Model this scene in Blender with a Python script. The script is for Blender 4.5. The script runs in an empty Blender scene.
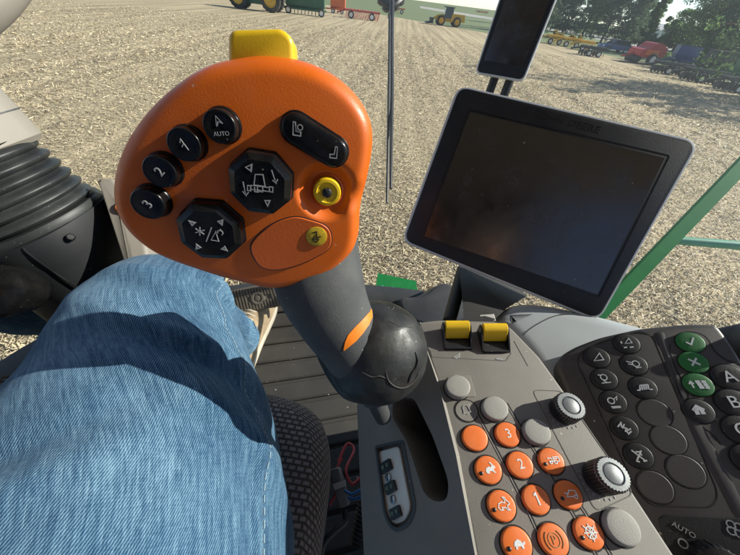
import bpy, bmesh, math, random
import numpy as np
from mathutils import Vector, Matrix, noise
random.seed(7)
rng = np.random.default_rng(7)
SC = bpy.context.scene
COL = SC.collection
PI = math.pi
V = Vector

# ------------------------------------------------------------------ camera
FPX, PCX, PCY = 290.0, 370.0, 277.5          # focal length and centre in photo pixels
EYE = V((0, 0, 3.1))
_p, _r = math.radians(44.2), math.radians(7.3)
FW = V((0, math.cos(_p), -math.sin(_p)))
_R0 = V((1, 0, 0)); _U0 = _R0.cross(FW)
RT = _R0 * math.cos(_r) + _U0 * math.sin(_r)
UP = _U0 * math.cos(_r) - _R0 * math.sin(_r)

def ray(x, y):
    return RT * ((x - PCX) / FPX) - UP * ((y - PCY) / FPX) + FW

def at(x, y, s):
    return EYE + ray(x, y) * s

def on_plane(x, y, o, n):
    q = ray(x, y)
    return EYE + q * ((o - EYE).dot(n) / q.dot(n))

def on_ground(x, y, z=0.0):
    return on_plane(x, y, V((0, 0, z)), V((0, 0, 1)))

class Frame:
    """a local frame: u right, v forward/up, w out of the surface"""
    def __init__(s, o, n, vdir):
        s.o = o; s.n = n.normalized()
        v = (vdir - s.n * vdir.dot(s.n)).normalized()
        s.v = v; s.u = v.cross(s.n)
        s.m = Matrix(((s.u.x, s.v.x, s.n.x, o.x), (s.u.y, s.v.y, s.n.y, o.y), (s.u.z, s.v.z, s.n.z, o.z), (0, 0, 0, 1)))
        s.i = s.m.inverted()
    def px(s, x, y, w=0.0):
        p = on_plane(x, y, s.o + s.n * w, s.n)
        q = s.i @ p
        return (q.x, q.y)
    def pts(s, L, w=0.0):
        return [s.px(x, y, w) for x, y in L]

cam_d = bpy.data.cameras.new('camera'); cam = bpy.data.objects.new('camera', cam_d); COL.objects.link(cam)
cam_d.sensor_width = 36; cam_d.lens = 36 * FPX / 740; cam_d.clip_start = 0.01; cam_d.clip_end = 3000
B = -FW
cam.matrix_world = Matrix(((RT.x, UP.x, B.x, EYE.x), (RT.y, UP.y, B.y, EYE.y), (RT.z, UP.z, B.z, EYE.z), (0, 0, 0, 1)))
SC.camera = cam

# ------------------------------------------------------------------ materials
_mats = {}
def mat(name, color, rough=0.5, metal=0.0, grain=0.0, grain_scale=900.0, dust=0.0, dust_col=(0.55, 0.5, 0.42),
        dust_scale=260.0, var=0.12, var_scale=18.0, coat=0.0, speck=0.0, speck_scale=150.0, spec=0.5):
    if name in _mats: return _mats[name]
    m = bpy.data.materials.new(name); m.use_nodes = True; _mats[name] = m
    nt = m.node_tree; N = nt.nodes; L = nt.links
    bs = N['Principled BSDF']
    bs.inputs['Roughness'].default_value = rough; bs.inputs['Metallic'].default_value = metal
    bs.inputs['Coat Weight'].default_value = coat; bs.inputs['Coat Roughness'].default_value = 0.12
    bs.inputs['Specular IOR Level'].default_value = spec
    tc = N.new('ShaderNodeTexCoord')
    def noise_(scale, detail=4, rgh=0.6):
        n = N.new('ShaderNodeTexNoise'); n.inputs['Scale'].default_value = scale
        n.inputs['Detail'].default_value = detail; n.inputs['Roughness'].default_value = rgh
        L.new(tc.outputs['Object'], n.inputs['Vector']); return n
    def ramp(src, a, b, c0=(0, 0, 0, 1), c1=(1, 1, 1, 1)):
        r = N.new('ShaderNodeValToRGB'); r.color_ramp.elements[0].position = a; r.color_ramp.elements[1].position = b
        r.color_ramp.elements[0].color = c0; r.color_ramp.elements[1].color = c1
        L.new(src, r.inputs['Fac']); return r
    lo = tuple(c * (1 - var) for c in color) + (1,); hi = tuple(min(1, c * (1 + var)) for c in color) + (1,)
    n1 = noise_(var_scale)
    r1 = ramp(n1.outputs['Fac'], 0.3, 0.7, lo, hi)
    out = r1.outputs['Color']
    if dust > 0:
        n2 = noise_(dust_scale, 6, 0.7); n3 = noise_(dust_scale * 0.06, 3)
        r2 = ramp(n2.outputs['Fac'], 0.60, 0.72)
        r3 = ramp(n3.outputs['Fac'], 0.40, 0.72)
        mu = N.new('ShaderNodeMath'); mu.operation = 'MULTIPLY'; L.new(r2.outputs['Color'], mu.inputs[0]); L.new(r3.outputs['Color'], mu.inputs[1])
        # film of dust plus specks
        ad = N.new('ShaderNodeMath'); ad.operation = 'MULTIPLY_ADD'; ad.inputs[1].default_value = 0.25; L.new(r3.outputs['Color'], ad.inputs[0]); L.new(mu.outputs[0], ad.inputs[2])
        mu2 = N.new('ShaderNodeMath'); mu2.operation = 'MULTIPLY'; mu2.inputs[1].default_value = dust; mu2.use_clamp = True
        L.new(ad.outputs[0], mu2.inputs[0])
        mx = N.new('ShaderNodeMix'); mx.data_type = 'RGBA'; L.new(mu2.outputs[0], mx.inputs[0]); L.new(out, mx.inputs[6]); mx.inputs[7].default_value = dust_col + (1,)
        out = mx.outputs[2]
        ro = N.new('ShaderNodeMath'); ro.operation = 'MULTIPLY_ADD'; L.new(mu2.outputs[0], ro.inputs[0]); ro.inputs[1].default_value = 0.5; ro.inputs[2].default_value = rough; ro.use_clamp = True
        L.new(ro.outputs[0], bs.inputs['Roughness'])
    if speck > 0:                                   # sparse crumbs of pale dust, each a dot of its own size
        vo = N.new('ShaderNodeTexVoronoi'); vo.inputs['Scale'].default_value = speck_scale; L.new(tc.outputs['Object'], vo.inputs['Vector'])
        sp = N.new('ShaderNodeSeparateColor'); L.new(vo.outputs['Color'], sp.inputs[0])
        pw = N.new('ShaderNodeMath'); pw.operation = 'POWER'; L.new(sp.outputs[0], pw.inputs[0]); pw.inputs[1].default_value = 5.0
        sz = N.new('ShaderNodeMath'); sz.operation = 'MULTIPLY'; L.new(pw.outputs[0], sz.inputs[0]); sz.inputs[1].default_value = 0.13
        lt = N.new('ShaderNodeMath'); lt.operation = 'LESS_THAN'; L.new(vo.outputs['Distance'], lt.inputs[0]); L.new(sz.outputs[0], lt.inputs[1])
        k_ = N.new('ShaderNodeMath'); k_.operation = 'MULTIPLY'; L.new(lt.outputs[0], k_.inputs[0]); k_.inputs[1].default_value = speck
        mxs = N.new('ShaderNodeMix'); mxs.data_type = 'RGBA'; L.new(k_.outputs[0], mxs.inputs[0]); L.new(out, mxs.inputs[6]); mxs.inputs[7].default_value = (0.6, 0.55, 0.46, 1)
        out = mxs.outputs[2]
    L.new(out, bs.inputs['Base Color'])
    if grain > 0:
        n4 = noise_(grain_scale, 3, 0.55)
        bp = N.new('ShaderNodeBump'); bp.inputs['Strength'].default_value = grain; bp.inputs['Distance'].default_value = 0.0006
        L.new(n4.outputs['Fac'], bp.inputs['Height']); L.new(bp.outputs['Normal'], bs.inputs['Normal'])
    return m

M = dict(
    orange=mat('orange_soft_touch', (0.62, 0.118, 0.009), 0.38, speck=0.25, speck_scale=150, spec=0.35, grain=0.16, grain_scale=1100, var=0.05, dust=0.05, dust_scale=700),
    orange_panel=mat('orange_panel', (0.54, 0.105, 0.016), 0.36, grain=0.15, grain_scale=800, var=0.05),
    orange_key=mat('orange_key', (0.78, 0.17, 0.03), 0.42, speck=0.3, speck_scale=350, grain=0.2, grain_scale=1600, var=0.06, dust=0.10, dust_scale=700),
    orange_band=mat('orange_band', (0.80, 0.20, 0.01), 0.4, var=0.05),
    black_gloss=mat('black_gloss', (0.005, 0.005, 0.0055), 0.20, speck=0.4, speck_scale=330, var=0.1, dust=0.07, dust_scale=600, spec=0.25, dust_col=(0.35, 0.34, 0.32)),
    black=mat('black_plastic', (0.010, 0.010, 0.012), 0.38, speck=0.4, speck_scale=300, grain=0.25, dust=0.07, dust_scale=500),
    black_rubber=mat('black_rubber', (0.012, 0.013, 0.014), 0.5, grain=0.2, dust=0.14, dust_scale=300),
    boot=mat('lever_boot_black', (0.007, 0.008, 0.009), 0.38, speck=0.7, speck_scale=330, grain=0.5, grain_scale=160, dust=0.40, dust_scale=240, spec=0.4, dust_col=(0.45, 0.44, 0.40)),
    grip=mat('grip_rubber', (0.050, 0.053, 0.056), 0.78, speck=0.7, speck_scale=360, grain=0.5, grain_scale=1500, dust=0.35, dust_scale=650, dust_col=(0.36, 0.34, 0.3)),
    bezel=mat('display_bezel', (0.008, 0.010, 0.014), 0.42, speck=0.35, speck_scale=260, grain=0.12, dust=0.05, dust_scale=700),
    rim=mat('silver_rim', (0.66, 0.67, 0.68), 0.35, metal=0.1, var=0.05),
    grey=mat('console_grey', (0.185, 0.168, 0.146), 0.62, speck=0.6, speck_scale=160, grain=0.35, grain_scale=1300, dust=0.30, dust_scale=500, dust_col=(0.5, 0.47, 0.41), var=0.06),
    grey_key=mat('grey_key', (0.27, 0.255, 0.23), 0.6, speck=0.3, speck_scale=350, grain=0.35, grain_scale=1500, dust=0.15, dust_scale=600),
    light_grey=mat('light_grey_plastic', (0.36, 0.385, 0.40), 0.45, speck=0.4, speck_scale=120, grain=0.15, dust=0.15, dust_scale=250, var=0.04),
    beige=mat('beige_plastic', (0.23, 0.205, 0.175), 0.55, grain=0.15, dust=0.1, var=0.05),
    white_plastic=mat('white_plastic', (0.50, 0.48, 0.44), 0.45, var=0.05),
    brown_panel=mat('keypad_panel', (0.052, 0.045, 0.042), 0.5, speck=0.5, speck_scale=150, grain=0.3, grain_scale=1500, dust=0.07, dust_scale=260, dust_col=(0.4, 0.38, 0.36)),
    key_black=mat('key_black', (0.012, 0.012, 0.013), 0.5, speck=0.35, speck_scale=300, grain=0.2, dust=0.06, dust_scale=500),
    key_green=mat('key_green', (0.018, 0.16, 0.035), 0.5, grain=0.2, dust=0.06, dust_scale=500),
    legend=mat('legend_white', (0.72, 0.72, 0.70), 0.5, var=0.15, var_scale=900),
    legend_dim=mat('legend_grey', (0.34, 0.34, 0.34), 0.5, var=0.15, var_scale=900),
    legend_orange=mat('legend_dull_orange', (0.40, 0.2, 0.07), 0.5),
    yellow=mat('yellow_plastic', (0.72, 0.45, 0.012), 0.36, grain=0.1, dust=0.12, dust_scale=420, dust_col=(0.12, 0.09, 0.03)),
    dark_grey=mat('dark_grey_plastic', (0.045, 0.048, 0.052), 0.5, speck=0.4, speck_scale=90, grain=0.2, dust=0.22, dust_scale=220, dust_col=(0.34, 0.31, 0.27)),
    housing=mat('dash_grey', (0.014, 0.015, 0.017), 0.55, speck=0.4, speck_scale=160, spec=.3, grain=0.15, dust=0.06, dust_scale=220, dust_col=(0.34, 0.32, 0.3)),
    bellows=mat('bellows_rubber', (0.016, 0.018, 0.019), 0.45, speck=0.5, speck_scale=260, grain=0.15, spec=.4, dust=0.30, dust_scale=260, dust_col=(0.32, 0.32, 0.29)),
    mat_floor=mat('floor_mat', (0.024, 0.022, 0.020), 0.75, speck=0.6, speck_scale=70, grain=0.3, grain_scale=400, dust=0.30, dust_scale=90, dust_col=(0.3, 0.25, 0.19)),
    pedal=mat('pedal_dusty', (0.20, 0.17, 0.135), 0.8, grain=0.3, grain_scale=500, dust=0.4, dust_scale=200, dust_col=(0.42, 0.36, 0.28)),
    suede=mat('tan_suede', (0.34, 0.25, 0.155), 0.9, grain=0.5, grain_scale=900, var=0.2, var_scale=40),
    sole=mat('shoe_sole', (0.50, 0.44, 0.35), 0.8, grain=0.3),
    green=mat('green_paint', (0.006, 0.150, 0.034), 0.6, spec=.1, dust=0.03, dust_scale=160, var=0.1),
    green_dark=mat('green_dark_paint', (0.010, 0.085, 0.035), 0.4, dust=0.15, dust_scale=20),
    green_pale=mat('green_tube_paint', (0.03, 0.24, 0.15), 0.5, dust=0.05, dust_scale=160),
    steel=mat('steel', (0.5, 0.5, 0.5), 0.32, metal=1.0),
    chrome=mat('brushed_silver', (0.20, 0.21, 0.215), 0.42, metal=0.5, grain=0.3, grain_scale=2500),
    red_paint=mat('red_paint', (0.42, 0.03, 0.025), 0.4, var_scale=1.0, dust=0.15, dust_scale=6),
    orange_paint=mat('orange_paint', (0.62, 0.14, 0.03), 0.45, var_scale=1.0),
    yellow_paint=mat('yellow_paint', (0.62, 0.36, 0.02), 0.4, var_scale=1.0, dust=0.15, dust_scale=6),
    blue_paint=mat('blue_paint', (0.03, 0.07, 0.22), 0.3, var_scale=1.0, coat=0.5),
    white_paint=mat('white_paint', (0.72, 0.72, 0.70), 0.45, var_scale=1.0),
    tyre=mat('tyre_rubber', (0.02, 0.019, 0.018), 0.85, dust=0.4, dust_scale=8),
    car_glass=mat('car_glass', (0.02, 0.025, 0.03), 0.08, var=0.0),
    dark_steel=mat('dark_steel', (0.035, 0.035, 0.038), 0.6, dust=0.3, dust_scale=6, dust_col=(0.25, 0.17, 0.11)),
    bark=mat('bark', (0.09, 0.065, 0.045), 0.9, var=0.35, var_scale=3),
    rear=mat('rear_reflection_grey', (0.10, 0.095, 0.09), 0.9, var_scale=4),
    headliner=mat('headliner', (0.42, 0.39, 0.355), 0.9, var_scale=4),
    skin=mat('skin', (0.60, 0.36, 0.26), 0.5, grain=0.2, grain_scale=500, var=0.1, var_scale=30),
    hair=mat('brown_hair', (0.05, 0.03, 0.018), 0.6, grain=0.6, grain_scale=300),
    shirt=mat('blue_shirt', (0.05, 0.09, 0.2), 0.85, grain=0.4, grain_scale=1200),
    wire_red=mat('wire_red', (0.45, 0.05, 0.06), 0.45), wire_blue=mat('wire_blue', (0.03, 0.16, 0.42), 0.45),
    wire_black=mat('wire_black', (0.015, 0.015, 0.017), 0.5),
    lamp_orange=mat('orange_lens', (0.85, 0.22, 0.03), 0.25),
    wood=mat('shed_white', (0.62, 0.64, 0.66), 0.7, var_scale=0.5),
    roof_grey=mat('shed_roof', (0.25, 0.27, 0.3), 0.6, var_scale=0.5),
)

def leaf_mat(name, c0, c1):
    m = bpy.data.materials.new(name); m.use_nodes = True
    N = m.node_tree.nodes; L = m.node_tree.links; bs = N['Principled BSDF']; bs.inputs['Roughness'].default_value = 0.6
    g = N.new('ShaderNodeNewGeometry'); r = N.new('ShaderNodeValToRGB')
    r.color_ramp.elements[0].color = c0 + (1,); r.color_ramp.elements[1].color = c1 + (1,)
    L.new(g.outputs['Random Per Island'], r.inputs['Fac']); L.new(r.outputs['Color'], bs.inputs['Base Color'])
    tr = N.new('ShaderNodeBsdfTranslucent'); L.new(r.outputs['Color'], tr.inputs['Color'])
    mx = N.new('ShaderNodeMixShader'); mx.inputs[0].default_value = 0.5
    L.new(bs.outputs[0], mx.inputs[1]); L.new(tr.outputs[0], mx.inputs[2]); L.new(mx.outputs[0], N['Material Output'].inputs['Surface'])
    return m
M['leaf'] = leaf_mat('leaf_green', (0.06, 0.12, 0.035), (0.17, 0.27, 0.08))
M['leaf2'] = leaf_mat('leaf_dark', (0.045, 0.085, 0.045), (0.13, 0.18, 0.10))
M['leaf3'] = leaf_mat('leaf_yellow', (0.20, 0.15, 0.03), (0.42, 0.30, 0.06))

def ground_mat():
    m = bpy.data.materials.new('stubble_ground'); m.use_nodes = True
    N = m.node_tree.nodes; L = m.node_tree.links; bs = N['Principled BSDF']; bs.inputs['Roughness'].default_value = 0.95
    bs.inputs['Specular IOR Level'].default_value = 0.1
    tc = N.new('ShaderNodeTexCoord')
    def mapn(sx, sy, rot):
        mp = N.new('ShaderNodeMapping'); mp.inputs['Scale'].default_value = (sx, sy, 1); mp.inputs['Rotation'].default_value = (0, 0, rot)
        L.new(tc.outputs['Object'], mp.inputs['Vector']); return mp
    fl = N.new('ShaderNodeTexNoise'); fl.inputs['Scale'].default_value = 14; fl.inputs['Detail'].default_value = 6; fl.inputs['Roughness'].default_value = 0.75
    L.new(mapn(1.0, 0.6, 0.3).outputs[0], fl.inputs['Vector'])
    r = N.new('ShaderNodeValToRGB'); e = r.color_ramp.elements
    e[0].position = 0.34; e[0].color = (0.19, 0.15, 0.095, 1); e[1].position = 0.66; e[1].color = (0.60, 0.50, 0.33, 1)
    x = r.color_ramp.elements.new(0.5); x.color = (0.40, 0.325, 0.21, 1)
    L.new(fl.outputs['Fac'], r.inputs['Fac'])
    # rows left by the machine: wide soft bands
    rw = N.new('ShaderNodeTexNoise'); rw.inputs['Scale'].default_value = 1.0; rw.inputs['Detail'].default_value = 3
    L.new(mapn(1.6, 0.05, 0.12).outputs[0], rw.inputs['Vector'])
    rr = N.new('ShaderNodeMapRange'); rr.inputs[1].default_value = 0.35; rr.inputs[2].default_value = 0.65; rr.inputs[3].default_value = 0.72; rr.inputs[4].default_value = 1.15
    L.new(rw.outputs['Fac'], rr.inputs[0])
    mx = N.new('ShaderNodeMix'); mx.data_type = 'RGBA'; mx.blend_type = 'MULTIPLY'; mx.inputs[0].default_value = 1
    L.new(r.outputs['Color'], mx.inputs[6]); L.new(rr.outputs[0], mx.inputs[7])
    L.new(mx.outputs[2], bs.inputs['Base Color'])
    bp = N.new('ShaderNodeBump'); bp.inputs['Strength'].default_value = 0.6; bp.inputs['Distance'].default_value = 0.05
    L.new(fl.outputs['Fac'], bp.inputs['Height']); L.new(bp.outputs[0], bs.inputs['Normal'])
    return m
M['ground'] = ground_mat()

def straw_mat():
    m = bpy.data.materials.new('straw'); m.use_nodes = True
    N = m.node_tree.nodes; L = m.node_tree.links; bs = N['Principled BSDF']; bs.inputs['Roughness'].default_value = 0.7
    g = N.new('ShaderNodeNewGeometry'); r = N.new('ShaderNodeValToRGB'); e = r.color_ramp.elements
    e[0].position = 0; e[0].color = (0.17, 0.13, 0.08, 1); e[1].position = 1; e[1].color = (0.72, 0.62, 0.43, 1)
    for p, c in ((0.22, (0.32, 0.255, 0.165)), (0.5, (0.47, 0.385, 0.245)), (0.85, (0.61, 0.505, 0.325))):
        x = r.color_ramp.elements.new(p); x.color = c + (1,)
    L.new(g.outputs['Random Per Island'], r.inputs['Fac']); L.new(r.outputs['Color'], bs.inputs['Base Color'])
    return m
M['straw'] = straw_mat()

def simple_noise_mat(name, c0, c1, scale, rough=0.9):
    m = bpy.data.materials.new(name); m.use_nodes = True
    N = m.node_tree.nodes; L = m.node_tree.links; bs = N['Principled BSDF']; bs.inputs['Roughness'].default_value = rough
    tc = N.new('ShaderNodeTexCoord'); n = N.new('ShaderNodeTexNoise'); n.inputs['Scale'].default_value = scale; n.inputs['Detail'].default_value = 6; n.inputs['Roughness'].default_value = 0.7
    L.new(tc.outputs['Object'], n.inputs['Vector'])
    r = N.new('ShaderNodeValToRGB'); r.color_ramp.elements[0].position = 0.3; r.color_ramp.elements[1].position = 0.7
    r.color_ramp.elements[0].color = c0 + (1,); r.color_ramp.elements[1].color = c1 + (1,)
    L.new(n.outputs['Fac'], r.inputs['Fac']); L.new(r.outputs['Color'], bs.inputs['Base Color'])
    return m
M['grass'] = simple_noise_mat('grass', (0.07, 0.10, 0.035), (0.17, 0.20, 0.08), 3)
M['road'] = simple_noise_mat('gravel_road', (0.26, 0.245, 0.22), (0.36, 0.34, 0.30), 3)

def denim_mat():
    m = bpy.data.materials.new('denim'); m.use_nodes = True
    N = m.node_tree.nodes; L = m.node_tree.links; bs = N['Principled BSDF']
    bs.inputs['Roughness'].default_value = 0.88; bs.inputs['Specular IOR Level'].default_value = 0.15
    bs.inputs['Sheen Weight'].default_value = 0.06
    uv = N.new('ShaderNodeUVMap'); uv.uv_map = 'UVMap'
    def nz(sx, sy, detail, rgh=0.6):
        mp = N.new('ShaderNodeMapping'); mp.inputs['Scale'].default_value = (sx, sy, 1); L.new(uv.outputs[0], mp.inputs['Vector'])
        n = N.new('ShaderNodeTexNoise'); n.inputs['Scale'].default_value = 1; n.inputs['Detail'].default_value = detail; n.inputs['Roughness'].default_value = rgh
        L.new(mp.outputs[0], n.inputs['Vector']); return n
    def wave(scale, rot, dist):
        mp = N.new('ShaderNodeMapping'); mp.inputs['Rotation'].default_value = (0, 0, rot); L.new(uv.outputs[0], mp.inputs['Vector'])
        w = N.new('ShaderNodeTexWave'); w.inputs['Scale'].default_value = scale; w.inputs['Distortion'].default_value = dist
        w.inputs['Detail'].default_value = 2; w.inputs['Detail Scale'].default_value = 2.0
        L.new(mp.outputs[0], w.inputs['Vector']); return w
    w1 = wave(240, math.radians(-32), 1.2)           # twill lines (uv in metres)
    yarn = nz(900, 90, 3)                            # warp yarns: long along the leg
    slub = nz(300, 22, 4)
    weft = nz(120, 900, 2)
    broad = nz(9, 7, 4)
    def madd(a, k, b):
        x = N.new('ShaderNodeMath'); x.operation = 'MULTIPLY_ADD'; L.new(a, x.inputs[0]); x.inputs[1].default_value = k
        if isinstance(b, float): x.inputs[2].default_value = b
        else: L.new(b, x.inputs[2])
        return x.outputs[0]
    h = madd(w1.outputs['Fac'], 0.34, 0.0)
    h = madd(yarn.outputs['Fac'], 0.62, h); h = madd(slub.outputs['Fac'], 0.60, h); h = madd(weft.outputs['Fac'], 0.30, h); h = madd(broad.outputs['Fac'], 0.75, h)
    r = N.new('ShaderNodeValToRGB'); e = r.color_ramp.elements
    e[0].position = 0.86; e[0].color = (0.005, 0.018, 0.050, 1); e[1].position = 1.0; e[1].color = (0.205, 0.335, 0.44, 1)
    mr = N.new('ShaderNodeMapRange'); mr.inputs[1].default_value = 0.82; mr.inputs[2].default_value = 1.68
    L.new(h, mr.inputs[0]); L.new(mr.outputs[0], r.inputs['Fac'])
    e[0].position = 0.0; x = e.new(0.5); x.color = (0.030, 0.086, 0.162, 1)
    L.new(r.outputs['Color'], bs.inputs['Base Color'])
    bp = N.new('ShaderNodeBump'); bp.inputs['Strength'].default_value = 0.55; bp.inputs['Distance'].default_value = 0.0012
    L.new(h, bp.inputs['Height']); L.new(bp.outputs[0], bs.inputs['Normal'])
    return m
M['denim'] = denim_mat()

def fabric_mat():
    m = bpy.data.materials.new('seat_fabric'); m.use_nodes = True
    N = m.node_tree.nodes; L = m.node_tree.links; bs = N['Principled BSDF']; bs.inputs['Roughness'].default_value = 0.9
    uv = N.new('ShaderNodeUVMap'); uv.uv_map = 'UVMap'
    mp = N.new('ShaderNodeMapping'); mp.inputs['Scale'].default_value = (1, 1, 1); L.new(uv.outputs[0], mp.inputs['Vector'])
    br = N.new('ShaderNodeTexBrick'); br.inputs['Scale'].default_value = 1.0
    br.inputs['Brick Width'].default_value = 0.0095; br.inputs['Row Height'].default_value = 0.0062; br.inputs['Mortar Size'].default_value = 0.0022
    br.inputs['Mortar Smooth'].default_value = 0.9
    br.inputs['Color1'].default_value = (0.26, 0.22, 0.215, 1); br.inputs['Color2'].default_value = (0.20, 0.165, 0.16, 1); br.inputs['Mortar'].default_value = (0.05, 0.042, 0.042, 1)
    L.new(mp.outputs[0], br.inputs['Vector'])
    n = N.new('ShaderNodeTexNoise'); n.inputs['Scale'].default_value = 900; L.new(uv.outputs[0], n.inputs['Vector'])
    mx = N.new('ShaderNodeMix'); mx.data_type = 'RGBA'; mx.blend_type = 'OVERLAY'; mx.inputs[0].default_value = 0.7
    L.new(br.outputs['Color'], mx.inputs[6]); L.new(n.outputs['Color'], mx.inputs[7]); L.new(mx.outputs[2], bs.inputs['Base Color'])
    bp = N.new('ShaderNodeBump'); bp.inputs['Strength'].default_value = 0.8; bp.inputs['Distance'].default_value = 0.0015
    L.new(br.outputs['Fac'], bp.inputs['Height']); L.new(bp.outputs[0], bs.inputs['Normal'])
    return m
M['fabric'] = fabric_mat()

def glass_mat():
    m = bpy.data.materials.new('dusty_hazy_glass'); m.use_nodes = True
    N = m.node_tree.nodes; L = m.node_tree.links; N.remove(N['Principled BSDF'])
    tr = N.new('ShaderNodeBsdfTransparent'); tr.inputs[0].default_value = (0.95, 0.97, 0.955, 1)
    gl = N.new('ShaderNodeBsdfGlossy'); gl.inputs['Roughness'].default_value = 0.02
    df = N.new('ShaderNodeBsdfTranslucent'); df.inputs[0].default_value = (0.72, 0.82, 0.90, 1)
    lw = N.new('ShaderNodeLayerWeight'); lw.inputs[0].default_value = 0.18
    mul = N.new('ShaderNodeMath'); mul.operation = 'MULTIPLY'; mul.inputs[1].default_value = 0.28; L.new(lw.outputs['Fresnel'], mul.inputs[0])
    mx = N.new('ShaderNodeMixShader'); L.new(mul.outputs[0], mx.inputs[0]); L.new(tr.outputs[0], mx.inputs[1]); L.new(gl.outputs[0], mx.inputs[2])
    tc = N.new('ShaderNodeTexCoord'); n = N.new('ShaderNodeTexNoise'); n.inputs['Scale'].default_value = 2.2; n.inputs['Detail'].default_value = 5
    L.new(tc.outputs['Object'], n.inputs['Vector'])
    mr = N.new('ShaderNodeMapRange'); mr.inputs[1].default_value = 0.4; mr.inputs[2].default_value = 0.8; mr.inputs[3].default_value = 0.6; mr.inputs[4].default_value = 1.5
    L.new(n.outputs['Fac'], mr.inputs[0])
    se = N.new('ShaderNodeSeparateXYZ'); L.new(tc.outputs['Object'], se.inputs[0])
    mz = N.new('ShaderNodeMapRange'); mz.inputs[1].default_value = 0.35; mz.inputs[2].default_value = 1.0; mz.inputs[3].default_value = 0.008; mz.inputs[4].default_value = 0.055  # veil thickens upward: glare haze painted into the glass over slight dust
    L.new(se.outputs[2], mz.inputs[0])
    mm = N.new('ShaderNodeMath'); mm.operation = 'MULTIPLY'; L.new(mr.outputs[0], mm.inputs[0]); L.new(mz.outputs[0], mm.inputs[1])
    mx2 = N.new('ShaderNodeMixShader'); L.new(mm.outputs[0], mx2.inputs[0]); L.new(mx.outputs[0], mx2.inputs[1]); L.new(df.outputs[0], mx2.inputs[2])
    L.new(mx2.outputs[0], N['Material Output'].inputs['Surface'])
    return m
M['glass'] = glass_mat()

def screen_mat():
    m = mat('screen_glass', (0.012, 0.010, 0.010), 0.19, var=0.0, speck=.3, speck_scale=90, dust=0.012, dust_scale=300, spec=0.6)
    m.node_tree.nodes['Principled BSDF'].inputs['IOR'].default_value = 1.9
    return m
M['screen'] = screen_mat()
def worn(m, lo, hi, scale):
    N = m.node_tree.nodes; L = m.node_tree.links; bs = N['Principled BSDF']
    tc = N.new('ShaderNodeTexCoord'); n = N.new('ShaderNodeTexNoise'); n.inputs['Scale'].default_value = scale; n.inputs['Detail'].default_value = 5; n.inputs['Roughness'].default_value = .65
    L.new(tc.outputs['Object'], n.inputs['Vector']); r = N.new('ShaderNodeMapRange'); r.inputs[1].default_value = .35; r.inputs[2].default_value = .65; r.inputs[3].default_value = lo; r.inputs[4].default_value = hi
    L.new(n.outputs['Fac'], r.inputs[0]); L.new(r.outputs[0], bs.inputs['Roughness'])
worn(M['orange'], .26, .52, 38); worn(M['black_gloss'], .14, .36, 120); worn(M['orange_key'], .3, .6, 90); worn(M['boot'], .36, .66, 70); worn(M['screen'], .15, .30, 30)

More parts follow.
